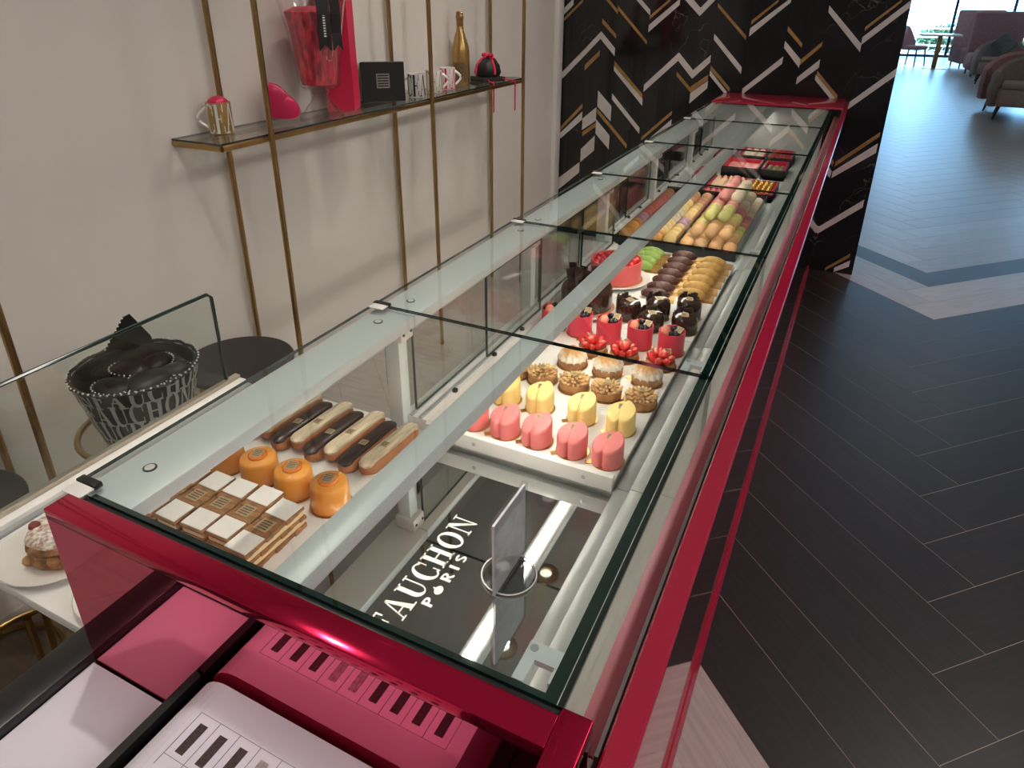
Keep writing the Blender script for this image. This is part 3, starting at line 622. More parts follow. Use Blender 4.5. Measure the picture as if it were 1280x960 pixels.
for k, (x, y) in enumerate(((.431, 1.336), (.357, 1.305), (.290, 1.262))):
    cd2((x, y, ZW), .4 * k, 'taller dark chocolate cake with curled collar by the slices, %s from the front glass' % ORD[k], 'chocolate cakes in the back row')
# large cakes on plates
def plate(name, label, loc, r, group=None):
    t = tag(obj(name, MB().lathe([(0, 0), (r * .6, 0), (r * .62, .003), (r * .96, .011), (r, .013), (r * .985, .0145), (r * .66, .0065), (0, .0055)], 48), P['plate'], None, loc), label, 'plate', group); return t
plate('cake_plate', 'white plate under the large chocolate cake', (.172, 1.27, ZW), .098)
t = thing('chocolate_gateau', 'large glossy chocolate gateau with upright chocolate shards on a plate', 'cake', (.170, 1.272, ZW + .0056))
obj('gateau_body', MB().lathe([(0, 0), (.068, 0), (.069, .004), (.069, .055), (.065, .063), (.056, .066), (0, .066)], 40), P['choc'], t)
obj('biscuit_base', MB().lathe([(0, .0), (.076, .0), (.077, .003), (.072, .006), (.0692, .006)], 40), P['brown'], t)
r = random.Random(2)
for k in range(6):
    x, y = -.055 + .028 * (k % 3) + r.uniform(-.006, .006), .012 + .03 * (k // 3); rot = Matrix.Rotation(r.uniform(-.6, .6), 3, 'Z') @ Matrix.Rotation(r.uniform(-.2, .2), 3, 'Y')
    obj('chocolate_shard', MB().cbox(-.011, .011, -.0012, .0012, -.004, .032 + .006 * (k % 2), .0006, 1, rot=rot), P['chocmatte'], t, (x, y, .066))
plate('cake_plate', 'white plate under the large red berry cake', (.178, 1.50, ZW), .100)
t = thing('berry_gateau', 'large coral banded gateau crowned with raspberries and blackberries on a plate', 'cake', (.176, 1.502, ZW + .0056))
obj('band', MB().lathe([(0, 0), (.074, 0), (.0745, .064), (.0715, .064), (.0705, .048), (0, .048)], 44), P['coral'], t)
obj('biscuit_base', MB().lathe([(0, 0), (.082, 0), (.082, .004), (.0745, .005)], 40), P['brown'], t)
for k in range(34):
    q = .063 * math.sqrt((k + .5) / 34); a = k * 2.39996; m = ('rasp', 'berry', 'black', 'rasp', 'berry')[k % 5]
    if q * cos(a) < 0: m = ('rasp', 'berry')[k % 2]
    obj({'rasp': 'raspberry', 'berry': 'strawberry', 'black': 'blackberry'}[m], MB().ball((0, 0, 0), .0105, .0105, .011, 8, 6), P[m], t, (q * cos(a), q * sin(a), .055 + .018 * (1 - q / .063)))
# shell-shaped sponges on gold cards
def sponge(name, m, cardw):
    t = thing(name, '', 'pastry')
    obj('gold_card', MB().cbox(-.015, cardw, -.026, .026, 0, .0016, .0004, 1), M_['gold'], t)
    mb = MB().lathe([(0, .0)] + [(cos(pi / 2 * k / 6) * 1.0, .004 + .020 * sin(pi / 2 * k / 6)) for k in range(6)] + [(0, .024)], 28, sx=.040, sy=.021, wob=lambda a, z: 1 + .05 * sin(9 * a))
    rot = Matrix.Rotation(.16, 3, 'X'); mb.v = [tuple(rot @ Vector(v) + Vector((0, 0, .005))) for v in mb.v]
    obj('sponge', mb, m, t)
    obj('stick', MB().tube([(-.01, -.008, .004), (cardw * .98, -.012, .004)], .0012, 5), P['madel'], t); return t
sp = Stamp(sponge('cocoa_sponge', P['cocoa'], .055))
for k in range(7): sp((.318, 1.425 + .058 * k, ZW), .1, 'dark cocoa-coated sponge on a gold card, %s from the chocolate cakes' % ORD[k], 'cocoa sponges')
sp = Stamp(sponge('golden_sponge', P['madel'], .060))
for k in range(6): sp((.410, 1.470 + .058 * k, ZW), .12, 'golden shell-shaped sponge on a gold card, %s from the chocolate cakes' % ORD[k], 'golden sponges')
sp = Stamp(sponge('pistachio_sponge', P['green'], .060))
for k in range(4): sp((.213, 1.628 + .046 * k, ZW), .1, 'pistachio-green sponge on a gold card, %s from the large red cake' % ORD[k], 'pistachio sponges')

# ------------------------------------------------------------------ service tray: slices, orange cakes, eclairs
def slice_():
    t = thing('cream_slice', '', 'pastry'); w, l = .0222, .062
    for k, (z0, z1) in enumerate(((0, .008), (.017, .024), (.033, .040))):
        mb = MB(); n = 9; 
        for j in range(n):
            y0 = -l + 2 * l * j / n; q = .0012 * ((j * 5 + k) % 3); mb.cbox(-w - q, w + q, y0, y0 + 2 * l / n + .0005, z0, z1 + .0006 * (j % 2), .0012, 1)
        obj('puff_layer', mb, P['puff'], t)
    for z0, z1 in ((.008, .017), (.024, .033)): obj('cream_layer', MB().cbox(-w + .001, w - .001, -l + .002, l - .002, z0 - .0005, z1 + .0005, .002, 2), P['cream'], t)
    for y in (-.041, .041): obj('sugar_square', MB().cbox(-w + .0005, w - .0005, y - .0195, y + .0195, .0402, .0422, .0008, 1), P['sugar'], t)
    label_card(t, 0, 0, .0408, .0125, 0, 0); return t
st = Stamp(slice_())
for k in range(6):
    st((.036 - .0505 * k, .230 + .004 * ((k * 3) % 4 - 1.5), ZS), .02 * ((k % 3) - 1), 'layered cream slice with two sugar squares, %s from the case in its row' % ORD[k], 'layered cream slices')
def orange_cake():
    t = thing('orange_cake', '', 'cake'); gold_disc(t, .036, True, .7)
    obj('mousse', MB().lathe([(0, .0015), (.0325, .0015), (.0335, .004), (.0318, .042), (.0305, .0465), (.028, .0485), (0, .0495)], 36), P['orange'], t)
    obj('jelly_disc', MB().lathe([(0, .049), (.0165, .049), (.0165, .052), (.015, .0535), (0, .0535)], 24), P['orange2'], t)
    obj('fruit_cube', MB().cbox(-.004, .004, -.004, .004, 0, .006, .001), P['orange'], t, (.006, .018, .050))
    label_card(t, 0, 0, .0538, .0098, .1, .2); return t
st = Stamp(orange_cake())
for k, x in enumerate((.060, -.018, -.096, -.178)):
    st((x, .345, ZS), 0, 'round orange glazed cake with gold label, %s from the case' % ORD[k], 'orange glazed cakes')
def eclair(name, m, h):
    t = thing(name, '', 'eclair')
    def cap(r, ln, z0, z1, lv):
        o = [(r * cos(radians(a)), ln + r * sin(radians(a))) for a in range(0, 181, 15)] + [(r * cos(radians(a)), -ln + r * sin(radians(a))) for a in range(180, 361, 15)]
        return o
    o = cap(.017, .062, 0, 0, 0)
    obj('choux', MB().loft(o, [(.86, 0), (.98, .006), (1, .013), (.97, .020), (.9, .024)]), P['brown'], t)
    o2 = cap(.0145, .062, 0, 0, 0)
    obj('icing', MB().loft(o2, [(1.02, .020), (1.03, .024), (.95, .028), (.75, .030), (.3, .0305)]), m, t)
    label_card(t, 0, -.012, .0306, .0075, 0, .1); return t
pale = Stamp(eclair('eclair', P['ecl_pale'], .03)); dark = Stamp(eclair('eclair', P['ecl_dark'], .03)); redd = Stamp(eclair('eclair', P['ecl_red'], .03))
for k in range(4): pale((.068 - .0785 * k, .505, ZS + (.004 if k else 0)), -.06, 'eclair with pale streaked icing, %s from the case' % ORD[k], 'pale iced eclairs')
for k in range(3): dark((.029 - .0785 * k, .492, ZS), -.03, 'eclair with dark chocolate icing, %s from the case' % ORD[k], 'chocolate iced eclairs')
redd((-.207, .500, ZS), 0, 'eclair with dark red icing at the wall end of the row', 'red iced eclairs')
# plates on the service shelf
plate('dessert_plate', 'white plate holding a sugar-dusted nut cake on the service shelf', (-.262, .082, ZD), .086)
plate('dessert_plate', 'empty white plate next to the red end panel of the case', (-.092, .078, ZD), .074)
t = thing('nut_cake', 'ring-shaped brown cake dusted with sugar and hazelnuts on a plate', 'cake', (-.248, .085, ZD + .0056))
obj('cake_ring', MB().lathe([(.010, .002), (.044, 0), (.050, .010), (.048, .022), (.046, .026), (.050, .034), (.046, .044), (.032, .050), (.016, .046), (.010, .036)], 36, wob=lambda a, z: 1 + .03 * sin(7 * a + z * 200)), mat('nut_cake', (.30, .15, .07), .7, var=.4, scale=70, bump=.6, bscale=110), t)
mb = MB().lathe([(.014, .047), (.018, .0492), (.032, .0525), (.044, .0475), (.047, .0430)], 40, wob=lambda a, z: 1 + .03 * sin(7 * a + z * 200))
obj('sugar_dusting', mb, mat('dusting', (.82, .79, .75), .9, col2=(.34, .2, .12), scale=130, detail=6), t)
for k, (a, q, z) in enumerate(((-.9, .046, .020), (-1.9, .050, .012), (.6, .03, .052), (2.2, .034, .051), (-2.6, .036, .050), (-.3, .036, .050))):
    obj('hazelnut', MB().ball((0, 0, 0), .0095, .009, .008, 10, 6), mat('hazelnut%d' % k, (.40, .20, .08) if k < 2 else (.20, .05, .03), .5, var=.2, scale=60), t, (q * cos(a), q * sin(a), z))
# acrylic card holder on the mirror deck
t = thing('card_holder', 'clear acrylic card holder with round foot on the mirror deck', 'card holder', (.392, .350, ZD + .0004), 0)
obj('foot', MB().lathe([(0, 0), (.042, 0), (.042, .003), (.040, .004), (0, .004)], 40), M_['acrylic'], t)
obj('foot_rim', MB().tube([(.0415 * cos(2 * pi * k / 40), .0415 * sin(2 * pi * k / 40), .0035) for k in range(40)], .0012, 6, closed=True), mat('acrylic_rim', (.8, .8, .78), .15, var=.02), t)
obj('sleeve', MB().box(-.0045, .0045, -.054, .054, .004, .138), M_['acrylic'], t)
obj('card', MB().box(-.0018, .0018, -.051, .051, .006, .134), mat('grey_card', (.50, .48, .53), .55, var=.12, scale=50), t)
# ------------------------------------------------------------------ macarons
MC = {'peach': (.72, .40, .17), 'green': (.56, .52, .16), 'pink': (.70, .25, .22), 'cream': (.68, .56, .40), 'orange': (.76, .36, .09), 'lilac': (.42, .22, .30), 'rust': (.50, .13, .09), 'yellow': (.80, .56, .22), 'tan': (.46, .22, .10), 'mauve': (.24, .09, .10), 'rose': (.62, .16, .15)}
fillm = mat('ganache', (.34, .20, .10), .6, var=.1, scale=60)
def macaron_mesh(c):
    m = mat('macaron_shell_' + c, MC[c], .5, var=.05, scale=50)
    nt = m.node_tree; oi = nt.nodes.new('ShaderNodeObjectInfo'); hs = nt.nodes.new('ShaderNodeHueSaturation'); mr = nt.nodes.new('ShaderNodeMapRange'); mr.inputs[3].default_value = .70; mr.inputs[4].default_value = 1.15
    nt.links.new(oi.outputs['Random'], mr.inputs[0]); nt.links.new(mr.outputs[0], hs.inputs['Value']); b = nt.nodes['Principled BSDF'].inputs['Base Color']; nt.links.new(b.links[0].from_socket, hs.inputs['Color']); nt.links.new(hs.outputs[0], b)
    r = .0222; mb = MB()
    mb.lathe([(0, -.0110), (r * .45, -.0104), (r * .75, -.0085), (r * .93, -.0055), (r, -.0032), (r * 1.02, -.0024), (r * .97, -.0014)], 20)
    mb.lathe([(r * .86, -.0016), (r * .88, 0), (r * .86, .0016)], 20, mi=1)
    mb.lathe([(r * .97, .0014), (r * 1.02, .0024), (r, .0032), (r * .93, .0055), (r * .75, .0085), (r * .45, .0104), (0, .0110)], 20)
    return mb.mesh('macaron', [m, fillm])
mm = {c: macaron_mesh(c) for c in MC}
rm = random.Random(11)
def macaron(x, y, z, c, n, where, lean):
    o = obj('macaron', mm[c], None, None, (x + rm.uniform(-.0015, .0015), y, z + rm.uniform(-.0004, .0016)))
    o.rotation_euler = (radians(90 - lean + rm.uniform(-5, 5)), 0, rm.uniform(-.14, .14))
    return tag(o, '%s macaron, %s from the sponges in the %s' % (c, ORD[n], where), 'macaron', 'macarons in the wide black tray')
ZM = ZD + .006
t = thing('macaron_tray', 'wide black tray with clear dividers holding rows of macarons', 'tray', (.25, 2.26, ZD))
wpart('tray_base', MB().box(.042, .458, 1.902, 2.625, ZD + .0002, ZM - .0005), M_['black'], t)
wpart('tray_wall', MB().cbox(.042, .458, 1.897, 1.9035, ZD + .0002, ZD + .030, .001), M_['black'], t)
wpart('tray_wall', MB().cbox(.042, .458, 2.625, 2.631, ZD + .0002, ZD + .045, .001), M_['black'], t)
wpart('tray_wall', MB().cbox(.038, .043, 1.90, 2.63, ZD + .0002, ZD + .030, .001), M_['black'], t)
wpart('clear_side', MB().box(.4575, .4605, 1.90, 2.63, ZD + .0002, ZD + .06), M_['acrylic'], t)
wpart('divider', MB().box(.1500, .1525, 1.904, 2.624, ZM, ZM + .05), M_['acrylic'], t)
wpart('divider', MB().box(.2565, .2590, 1.904, 2.624, ZM, ZM + .05), M_['acrylic'], t)
def bandcol(y, bands):
    for lim, c in bands:
        if y < lim: return c
    return bands[-1][1]
rad = .0225
def roll(x, y0, y1, z, bands, where, step=.049, lean=46, keep=99):
    y = y0; k = 0
    while y < y1 and k < keep: macaron(x, y, z, bandcol(y, bands), k, where, lean); y += step; k += 1
zb = ZM + .0242
roll(.070, 1.940, 2.60, zb, [(2.08, 'orange'), (2.17, 'lilac'), (2.32, 'rust'), (2.48, 'rose'), (9, 'tan')], 'row against the sliding doors', .044, 34)
roll(.118, 1.940, 2.60, zb, [(2.08, 'orange'), (2.18, 'mauve'), (2.32, 'rust'), (2.46, 'pink'), (9, 'rose')], 'second row from the sliding doors', .044, 34)
roll(.180, 1.940, 2.60, zb, [(1.99, 'orange'), (2.14, 'yellow'), (2.30, 'cream'), (2.45, 'yellow'), (9, 'tan')], 'third row from the sliding doors', .044, 34)
roll(.228, 1.940, 2.60, zb, [(2.09, 'yellow'), (2.19, 'lilac'), (2.40, 'yellow'), (9, 'tan')], 'fourth row from the sliding doors', .044, 34)
b1 = [(2.06, 'peach'), (2.16, 'yellow'), (2.28, 'green'), (2.44, 'pink'), (9, 'rose')]
roll(.286, 1.940, 2.58, zb, [(2.04, 'peach'), (2.2, 'yellow'), (9, 'pink')], 'bottom pyramid layer beside the divider')
roll(.334, 1.940, 2.58, zb, b1, 'bottom pyramid layer, second row from the divider', keep=5); roll(.383, 1.940, 2.58, zb, b1, 'bottom pyramid layer, third row from the divider', keep=5)
roll(.431, 1.940, 2.58, zb, [(2.04, 'peach'), (2.17, 'green'), (2.3, 'pink'), (9, 'cream')], 'bottom pyramid layer beside the front glass')
roll(.310, 1.972, 2.54, zb + .036, [(2.05, 'peach'), (2.2, 'green'), (9, 'pink')], 'second pyramid layer beside the divider'); roll(.359, 1.972, 2.54, zb + .036, [(2.10, 'peach'), (9, 'green')], 'second pyramid layer, middle row', keep=5)
roll(.407, 1.972, 2.52, zb + .036, [(2.08, 'peach'), (2.18, 'green'), (2.3, 'pink'), (9, 'cream')], 'second pyramid layer beside the front glass')
roll(.334, 2.055, 2.50, zb + .072, [(2.17, 'green'), (9, 'pink')], 'third pyramid layer beside the divider'); roll(.383, 2.055, 2.50, zb + .072, [(2.17, 'green'), (2.26, 'pink'), (9, 'cream')], 'third pyramid layer beside the front glass')
roll(.350, 2.225, 2.47, zb + .104, [(9, 'pink')], 'top pyramid layer beside the divider'); roll(.394, 2.235, 2.47, zb + .100, [(9, 'cream')], 'top pyramid layer beside the front glass')

# ------------------------------------------------------------------ boxes of chocolates
M_['liner'] = mat('red_liner', (.62, .02, .07), .4, var=.05)
M_['foil'] = mat('gold_foil', (.85, .58, .12), .22, .9, var=.2, scale=120, bump=.6, bscale=200)
bon = {'white heart bonbon': mat('white_bonbon', (.82, .66, .45), .3, var=.1, scale=60), 'pink bonbon': mat('pink_bonbon', (.72, .28, .26), .35, var=.1, scale=60), 'green bonbon': mat('green_bonbon', (.20, .28, .12), .4, var=.1, scale=60), 'gold foil bonbon': M_['foil'], 'cream praline': mat('cream_praline', (.78, .68, .56), .4, var=.1, scale=60), 'ruby bonbon': mat('ruby_bonbon', (.42, .08, .08), .3, var=.2, scale=60)}
def choc_box(x0, x1, y0, y1, label, kind, nx, ny, h=.036, shape='dome', kname=None):
    t = thing('chocolate_box', label, 'box', ((x0 + x1) / 2, (y0 + y1) / 2, ZD))
    wpart('box_base', MB().box(x0, x1, y0, y1, ZD + .0003, ZD + .02), M_['black'], t)
    for n, bx in (('box_wall', (x0, x0 + .004, y0, y1)), ('box_wall', (x1 - .004, x1, y0, y1)), ('box_wall', (x0, x1, y0, y0 + .004)), ('box_wall', (x0, x1, y1 - .004, y1))):
        wpart(n, MB().box(*bx, ZD + .0003, ZD + h), M_['black'], t)
    i = .0042
    wpart('red_liner', MB().box(x0 + i, x1 - i, y0 + i, y1 - i, ZD + .0202, ZD + .0225), M_['liner'], t)
    for bx in ((x0 + i, x0 + i + .006, y0 + i, y1 - i), (x1 - i - .006, x1 - i, y0 + i, y1 - i), (x0 + i, x1 - i, y1 - i - .008, y1 - i)):
        wpart('liner_fold', MB().box(*bx, ZD + .0225, ZD + h + .002), M_['liner'], t)
    if not nx: return
    ix0, ix1, iy0, iy1 = x0 + .014, x1 - .014, y0 + .014, y1 - .018
    pw, pl = (ix1 - ix0) / nx, (iy1 - iy0) / ny; s = min(pw, pl) * .46
    if shape == 'heart': me = MB().lathe([(0, 0), (s, 0), (s * 1.02, s * .5), (s * .75, s * 1.3), (s * .25, s * 2.0), (0, s * 2.15)], 12)
    elif shape == 'slab': me = MB().cbox(-pw * .47, pw * .47, -pl * .47, pl * .47, 0, .012, .003)
    elif shape == 'ball': me = MB().ball((0, 0, s * .95), s * 1.05, s * 1.05, s, 10, 6)
    else: me = MB().lathe([(0, 0), (s, 0), (s, s * .6), (s * .8, s * 1.05), (s * .35, s * 1.25), (0, s * 1.28)], 12, sy=min(1.5, pl / pw))
    me = me.mesh('bonbon', bon[kind])
    for a in range(nx):
        for b in range(ny):
            o = obj('bonbon', me, None, None, (ix0 + pw * (a + .5), iy0 + pl * (b + .5), ZD + .0227)); tag(o, '%s, %s from the macarons and %s from the front glass in its box' % (kname or kind, ORD[b], ORD[nx - 1 - a]), 'chocolate', '%ss in a gift box' % (kname or kind))
choc_box(.180, .340, 2.735, 2.975, 'red-lined box of pointed white bonbons behind the macarons', 'white heart bonbon', 5, 5, .034, 'heart')
choc_box(.350, .470, 2.705, 2.965, 'red-lined box of gold foil balls by the front glass', 'gold foil bonbon', 4, 5, .034, 'ball')
choc_box(.178, .300, 2.640, 2.730, 'shallow red box of ruby bonbons right behind the macarons', 'pink bonbon', 4, 3, .030, 'heart', 'pointed pink bonbon')
choc_box(.180, .350, 3.125, 3.345, 'deep red-lined box with pink slabs', 'pink bonbon', 2, 2, .050, 'slab', 'wide pink slab')
choc_box(.362, .472, 3.130, 3.345, 'deep red-lined box of green bonbons', 'green bonbon', 3, 3, .050, 'dome')
choc_box(.205, .340, 3.430, 3.650, 'red-lined box of cream pralines at the far end', 'cream praline', 3, 4, .050, 'ball', 'round cream praline')
choc_box(.352, .470, 3.430, 3.650, 'red-lined box of ruby bonbons at the far end', 'ruby bonbon', 5, 4, .050, 'heart', 'pointed ruby bonbon')
choc_box(.095, .170, 2.86, 3.07, 'small red-lined box of pink slabs by the sliding doors', 'pink bonbon', 1, 2, .050, 'slab', 'narrow pink slab')
choc_box(.095, .170, 2.645, 2.80, 'small red-lined box of ruby bonbons by the sliding doors', 'ruby bonbon', 2, 4, .040, 'dome', 'domed ruby bonbon')
choc_box(.095, .190, 3.36, 3.56, 'small red-lined box of cream pralines by the sliding doors', 'cream praline', 2, 4, .050, 'dome', 'domed cream praline')

# ------------------------------------------------------------------ wall shelf of brass tubes
t = thing('brass_shelf', 'brass tube wall shelf with a single clear glass board', 'shelf', (-1.0, 2.1, 0))
for y in (.395, 1.28, 2.22, 3.125):
    for x in (-1.088, -.893): wpart('pole', MB().tube([(x, y, .0), (x, y, HC - .001)], .0092, 10), M_['brass'], t)
    wpart('cross_tube', MB().tube([(-1.088, y, 2.45), (-.893, y, 2.45)], .007, 8), M_['brass'], t)
wpart('front_tube', MB().tube([(-.908, 1.095, 1.147), (-.908, 3.125, 1.147)], .0095, 10), M_['brass'], t)
wpart('back_tube', MB().tube([(-1.07, 1.095, 1.147), (-1.07, 3.125, 1.147)], .0075, 10), M_['brass'], t)
for y in (1.095, 3.14): wpart('side_tube', MB().tube([(-1.107, y, 1.147), (-.908, y, 1.147)], .0095, 10), M_['brass'], t)
wpart('glass_board', MB().box(-1.106, -.904, 1.088, 3.15, 1.1567, 1.1627, 0, 1, 'z'), [M_['glass_thick'], M_['edge']], t)
ZH = 1.163
HP = mat('hot_pink', (.60, .012, .09), .3, .2, var=.04, scale=8, coat=.3)
HPm = mat('hot_pink_card', (.66, .012, .07), .5, var=.03, scale=6)
WH = mat('white_ceramic', (.78, .77, .74), .2, var=.01, coat=.4)
GO = mat('gold_ceramic', (.42, .27, .09), .35, .3, var=.08, scale=20)
RB = mat('black_ribbon', (.008, .008, .009), .5, var=.2, scale=40)
def mug(label, cbody, cletter, loc, face, handle, fill=None):
    t = thing('mug', label, 'mug', loc, face, 'lettered mugs on the glass shelf')
    r, h = .037, .094
    obj('cup', MB().lathe([(0, 0), (r * .95, 0), (r, .003), (r, h), (r - .004, h), (r - .004, .006), (0, .006)], 32), cbody, t)
    mb = MB(); sc = .088
    for j, (ch, a0) in enumerate((('C', -82), ('E', -30), ('A', 20))):
        w, _ = glyph(ch)
        f = lambda x, y, hh: ((r + .0003 + hh) * cos(radians(a0) + x * .040 / r), (r + .0003 + hh) * sin(radians(a0) + x * .040 / r), .003 + y * sc)
        lettering(mb, ch, f, thick=.0004)
    obj('lettering', mb, cletter, t)
    a = radians(handle); p = [(r * .96 + .028 * sin(pi * k / 10)) for k in range(11)]
    obj('handle', MB().tube([(p[k] * cos(a), p[k] * sin(a), .018 + .06 * k / 10) for k in range(11)], .0055, 8), WH, t)
    if fill: obj('sweets', MB().ball((0, 0, h - .004), r - .005, r - .005, .022, 16, 8), fill, t)
mug('gold mug with white lettering filled with pink sweets at the shelf end', GO, WH, (-1.045, 1.228, ZH), radians(-40), -95, HP)
mug('white mug with black lettering beside the black gift box', WH, RB, (-.985, 2.245, ZH), radians(-55), -100)
mug('white mug with gold lettering between two other mugs', WH, GO, (-.995, 2.405, ZH), radians(-55), 100)
mug('white mug with pink lettering next to the gold bottle', WH, HPm, (-1.01, 2.545, ZH), radians(-55), 100)
# heart tin
def heart(s, n=40):
    o = []
    for k in range(n):
        a = 2 * pi * k / n; o.append((s * 16 * sin(a) ** 3 / 16, s * (13 * cos(a) - 3.2 * cos(2 * a) - 1.0 * cos(3 * a)) / 16))
    return o
t = thing('heart_tin', 'glossy hot pink heart-shaped tin standing on its edge', 'tin', (-1.005, 1.448, ZH), radians(48))
rot = Matrix.Rotation(pi / 2, 4, 'X') @ Matrix.Rotation(-.85, 4, 'Z')
def stand(mb, dz): mb.v = [tuple((Matrix.Translation((0, 0, dz)) @ rot) @ Vector(v)) for v in mb.v]; return mb
h_ = heart(.068)[::-1]
obj('tin_body', stand(MB().loft(h_, [(1, -.030), (1, .0)]), .0655), HP, t)
obj('tin_lid', stand(MB().loft(h_, [(1.03, .0005), (1.03, .014), (.97, .022), (.7, .026), (.2, .027)]), .0655), HP, t)
# glass vase of pink sweets
t = thing('glass_vase', 'tall footed glass vase packed with shredded red sweets and tied with black ribbon', 'vase', (-.975, 1.622, ZH))
prof = [(.078, 0), (.080, .004), (.060, .022), (.035, .055), (.022, .075), (.030, .085), (.024, .095), (.060, .100), (.070, .108), (.072, .135), (.080, .20), (.090, .28), (.105, .36), (.116, .405)]
obj('foot', MB().lathe(prof[:7], 24, wob=lambda a, z: 1 + .06 * cos(12 * a)), pane('cut_glass', (.97, .97, .98), .12, .03), t)
obj('bowl', MB().lathe(prof[7:], 36, wob=lambda a, z: 1 + .015 * cos(18 * a)), pane('cut_glass_bowl', (.96, .96, .97), .10, .02), t)
obj('sweets', MB().lathe([(0, .112), (.060, .112), (.064, .135), (.071, .20), (.080, .28), (.093, .345), (.06, .36), (0, .362)], 36, wob=lambda a, z: 1 + .012 * sin(40 * a + 300 * z)), mat('red_shreds', (.55, .03, .06), .5, var=.5, scale=60, bump=1, bscale=110, stretch=(1, 1, .35)), t)
for k, (a, dx) in enumerate(((-.55, 0), (-.15, .01))):
    x, y = .108 * cos(a), .108 * sin(a); u = Vector((-sin(a), cos(a), 0)); n_ = Vector((cos(a), sin(a), 0)); wd = .021
    rows = [(0, .40), (.004, .34), (.000, .28), (-.006 + dx, .225)]
    vs = []
    for off, z in rows: c = Vector((x, y, z)) + n_ * off; vs += [c - u * wd, c + u * wd]
    vs.append(Vector((x, y, .245)) + n_ * (-.006 + dx)); vs += [v + n_ * .0012 for v in vs]
    fr = [(0, 1, 3, 2), (2, 3, 5, 4), (4, 5, 8), (4, 8, 6), (5, 7, 8)]
    rb_ = obj('ribbon', MB().add(vs, fr + [tuple(i + 9 for i in f)[::-1] for f in fr]), RB, t)
    if k == 0:
        mb = MB()
        for q in range(9): mb.box(-.004, .004, .0014, .0019, .27 + q * .008, .2745 + q * .008)
        mb.v = [tuple(Vector((x, y, 0)) + n_ * (v[1] + .003) + u * v[0] + Vector((0, 0, v[2]))) for v in mb.v]
        obj('ribbon_print', mb, WH, rb_)
# tall pink box, black gift box
t = thing('gift_carton', 'tall hot pink carton standing behind the glass vase', 'box', (-1.032, 1.815, ZH), radians(28))
obj('carton', MB().cbox(-.05, .05, -.065, .065, 0, .46, .001, 1), HPm, t); obj('lid', MB().cbox(-.0515, .0515, -.0665, .0665, .40, .462, .001, 1), HPm, t)
t = thing('gift_box', 'square black gift box with silver label standing on the shelf', 'box', (-1.035, 2.075, ZH), radians(38))
obj('box', MB().cbox(-.085, .085, -.028, .022, 0, .150, .0015, 1), RB, t); obj('box_lid', MB().cbox(-.087, .087, -.030, -.010, 0, .152, .0015, 1), RB, t)
mb = MB().box(-.026, .026, -.0316, -.0301, .052, .108); lb = obj('silver_label', mb, mat('silver_label', (.33, .33, .33), .4, .5, var=.1, scale=100), t)
mb = MB()
for k in range(5): mb.box(-.022, .022, -.0322, -.0317, .058 + .010 * k, .063 + .010 * k)
obj('label_print', mb, RB, lb)
# gold bottle
t = thing('gold_bottle', 'gold sparkling wine bottle with foil neck and dark label', 'bottle', (-1.035, 2.715, ZH))
obj('glass_body', MB().lathe([(0, 0), (.040, 0), (.043, .004), (.043, .15), (.040, .175), (.028, .215), (.018, .245), (.0155, .27), (.0155, .29)], 28), mat('gold_glass', (.46, .29, .10), .22, .7, var=.06, scale=12), t)
obj('foil', MB().lathe([(.0162, .255), (.0165, .295), (.0185, .298), (.0185, .308), (.016, .312), (.0165, .325), (.012, .330), (0, .330)], 24), mat('foil_neck', (.38, .20, .08), .3, .8, var=.15, scale=90), t)
mb = MB(); n = 10
for k in range(n):
    a0, a1 = -1.9 + 1.7 * k / n, -1.9 + 1.7 * (k + 1) / n
    mb.add([(.0434 * cos(a), .0434 * sin(a), z) for a in (a0, a1) for z in (.012, .105)], [(0, 2, 3, 1)])
obj('front_label', mb, mat('brown_label', (.13, .075, .03), .5, var=.3, scale=120), t)
# black bonbonniere with pink ribbon
t = thing('ribbon_pouch', 'small black domed box tied with hot pink ribbon at the far shelf end', 'box', (-1.0, 2.925, ZH), radians(-30)); t.scale = (1.2, 1.2, 1.2)
obj('base', MB().cbox(-.055, .055, -.055, .055, 0, .018, .003), RB, t)
obj('dome', MB().lathe([(0, .018), (.048, .018), (.056, .035), (.050, .065), (.030, .088), (0, .094)], 28, wob=lambda a, z: 1 + .03 * sin(8 * a)), RB, t)
for a in (0, pi / 2): obj('ribbon_band', MB().tube([(.0575 * cos(pi * k / 12) * cos(a), .0575 * cos(pi * k / 12) * sin(a), .03 + .068 * sin(pi * k / 12)) for k in range(13)], .0055, 6), HPm, t)
for s in (-1, 1): obj('bow_loop', MB().ball((s * .02, 0, .103), .022, .011, .010, 12, 6), HPm, t)
for k, (x, y) in enumerate(((.118, -.045), (.120, .060))):
    obj('ribbon_tail', MB().prism([(-.0045, -.115), (.0045, -.11), (.005, .006), (.001, .012), (-.005, .006)], -.001, .001, 'y', tf=lambda v: Matrix.Rotation(radians(30), 3, 'Z') @ Vector((v.y, v.x, v.z))), HPm, t, (x, y, 0))
    obj('ribbon_run', MB().tube([(.045, y * .6, .012), (.085, y, .006), (x, y, .006)], .0022, 6), HPm, t)

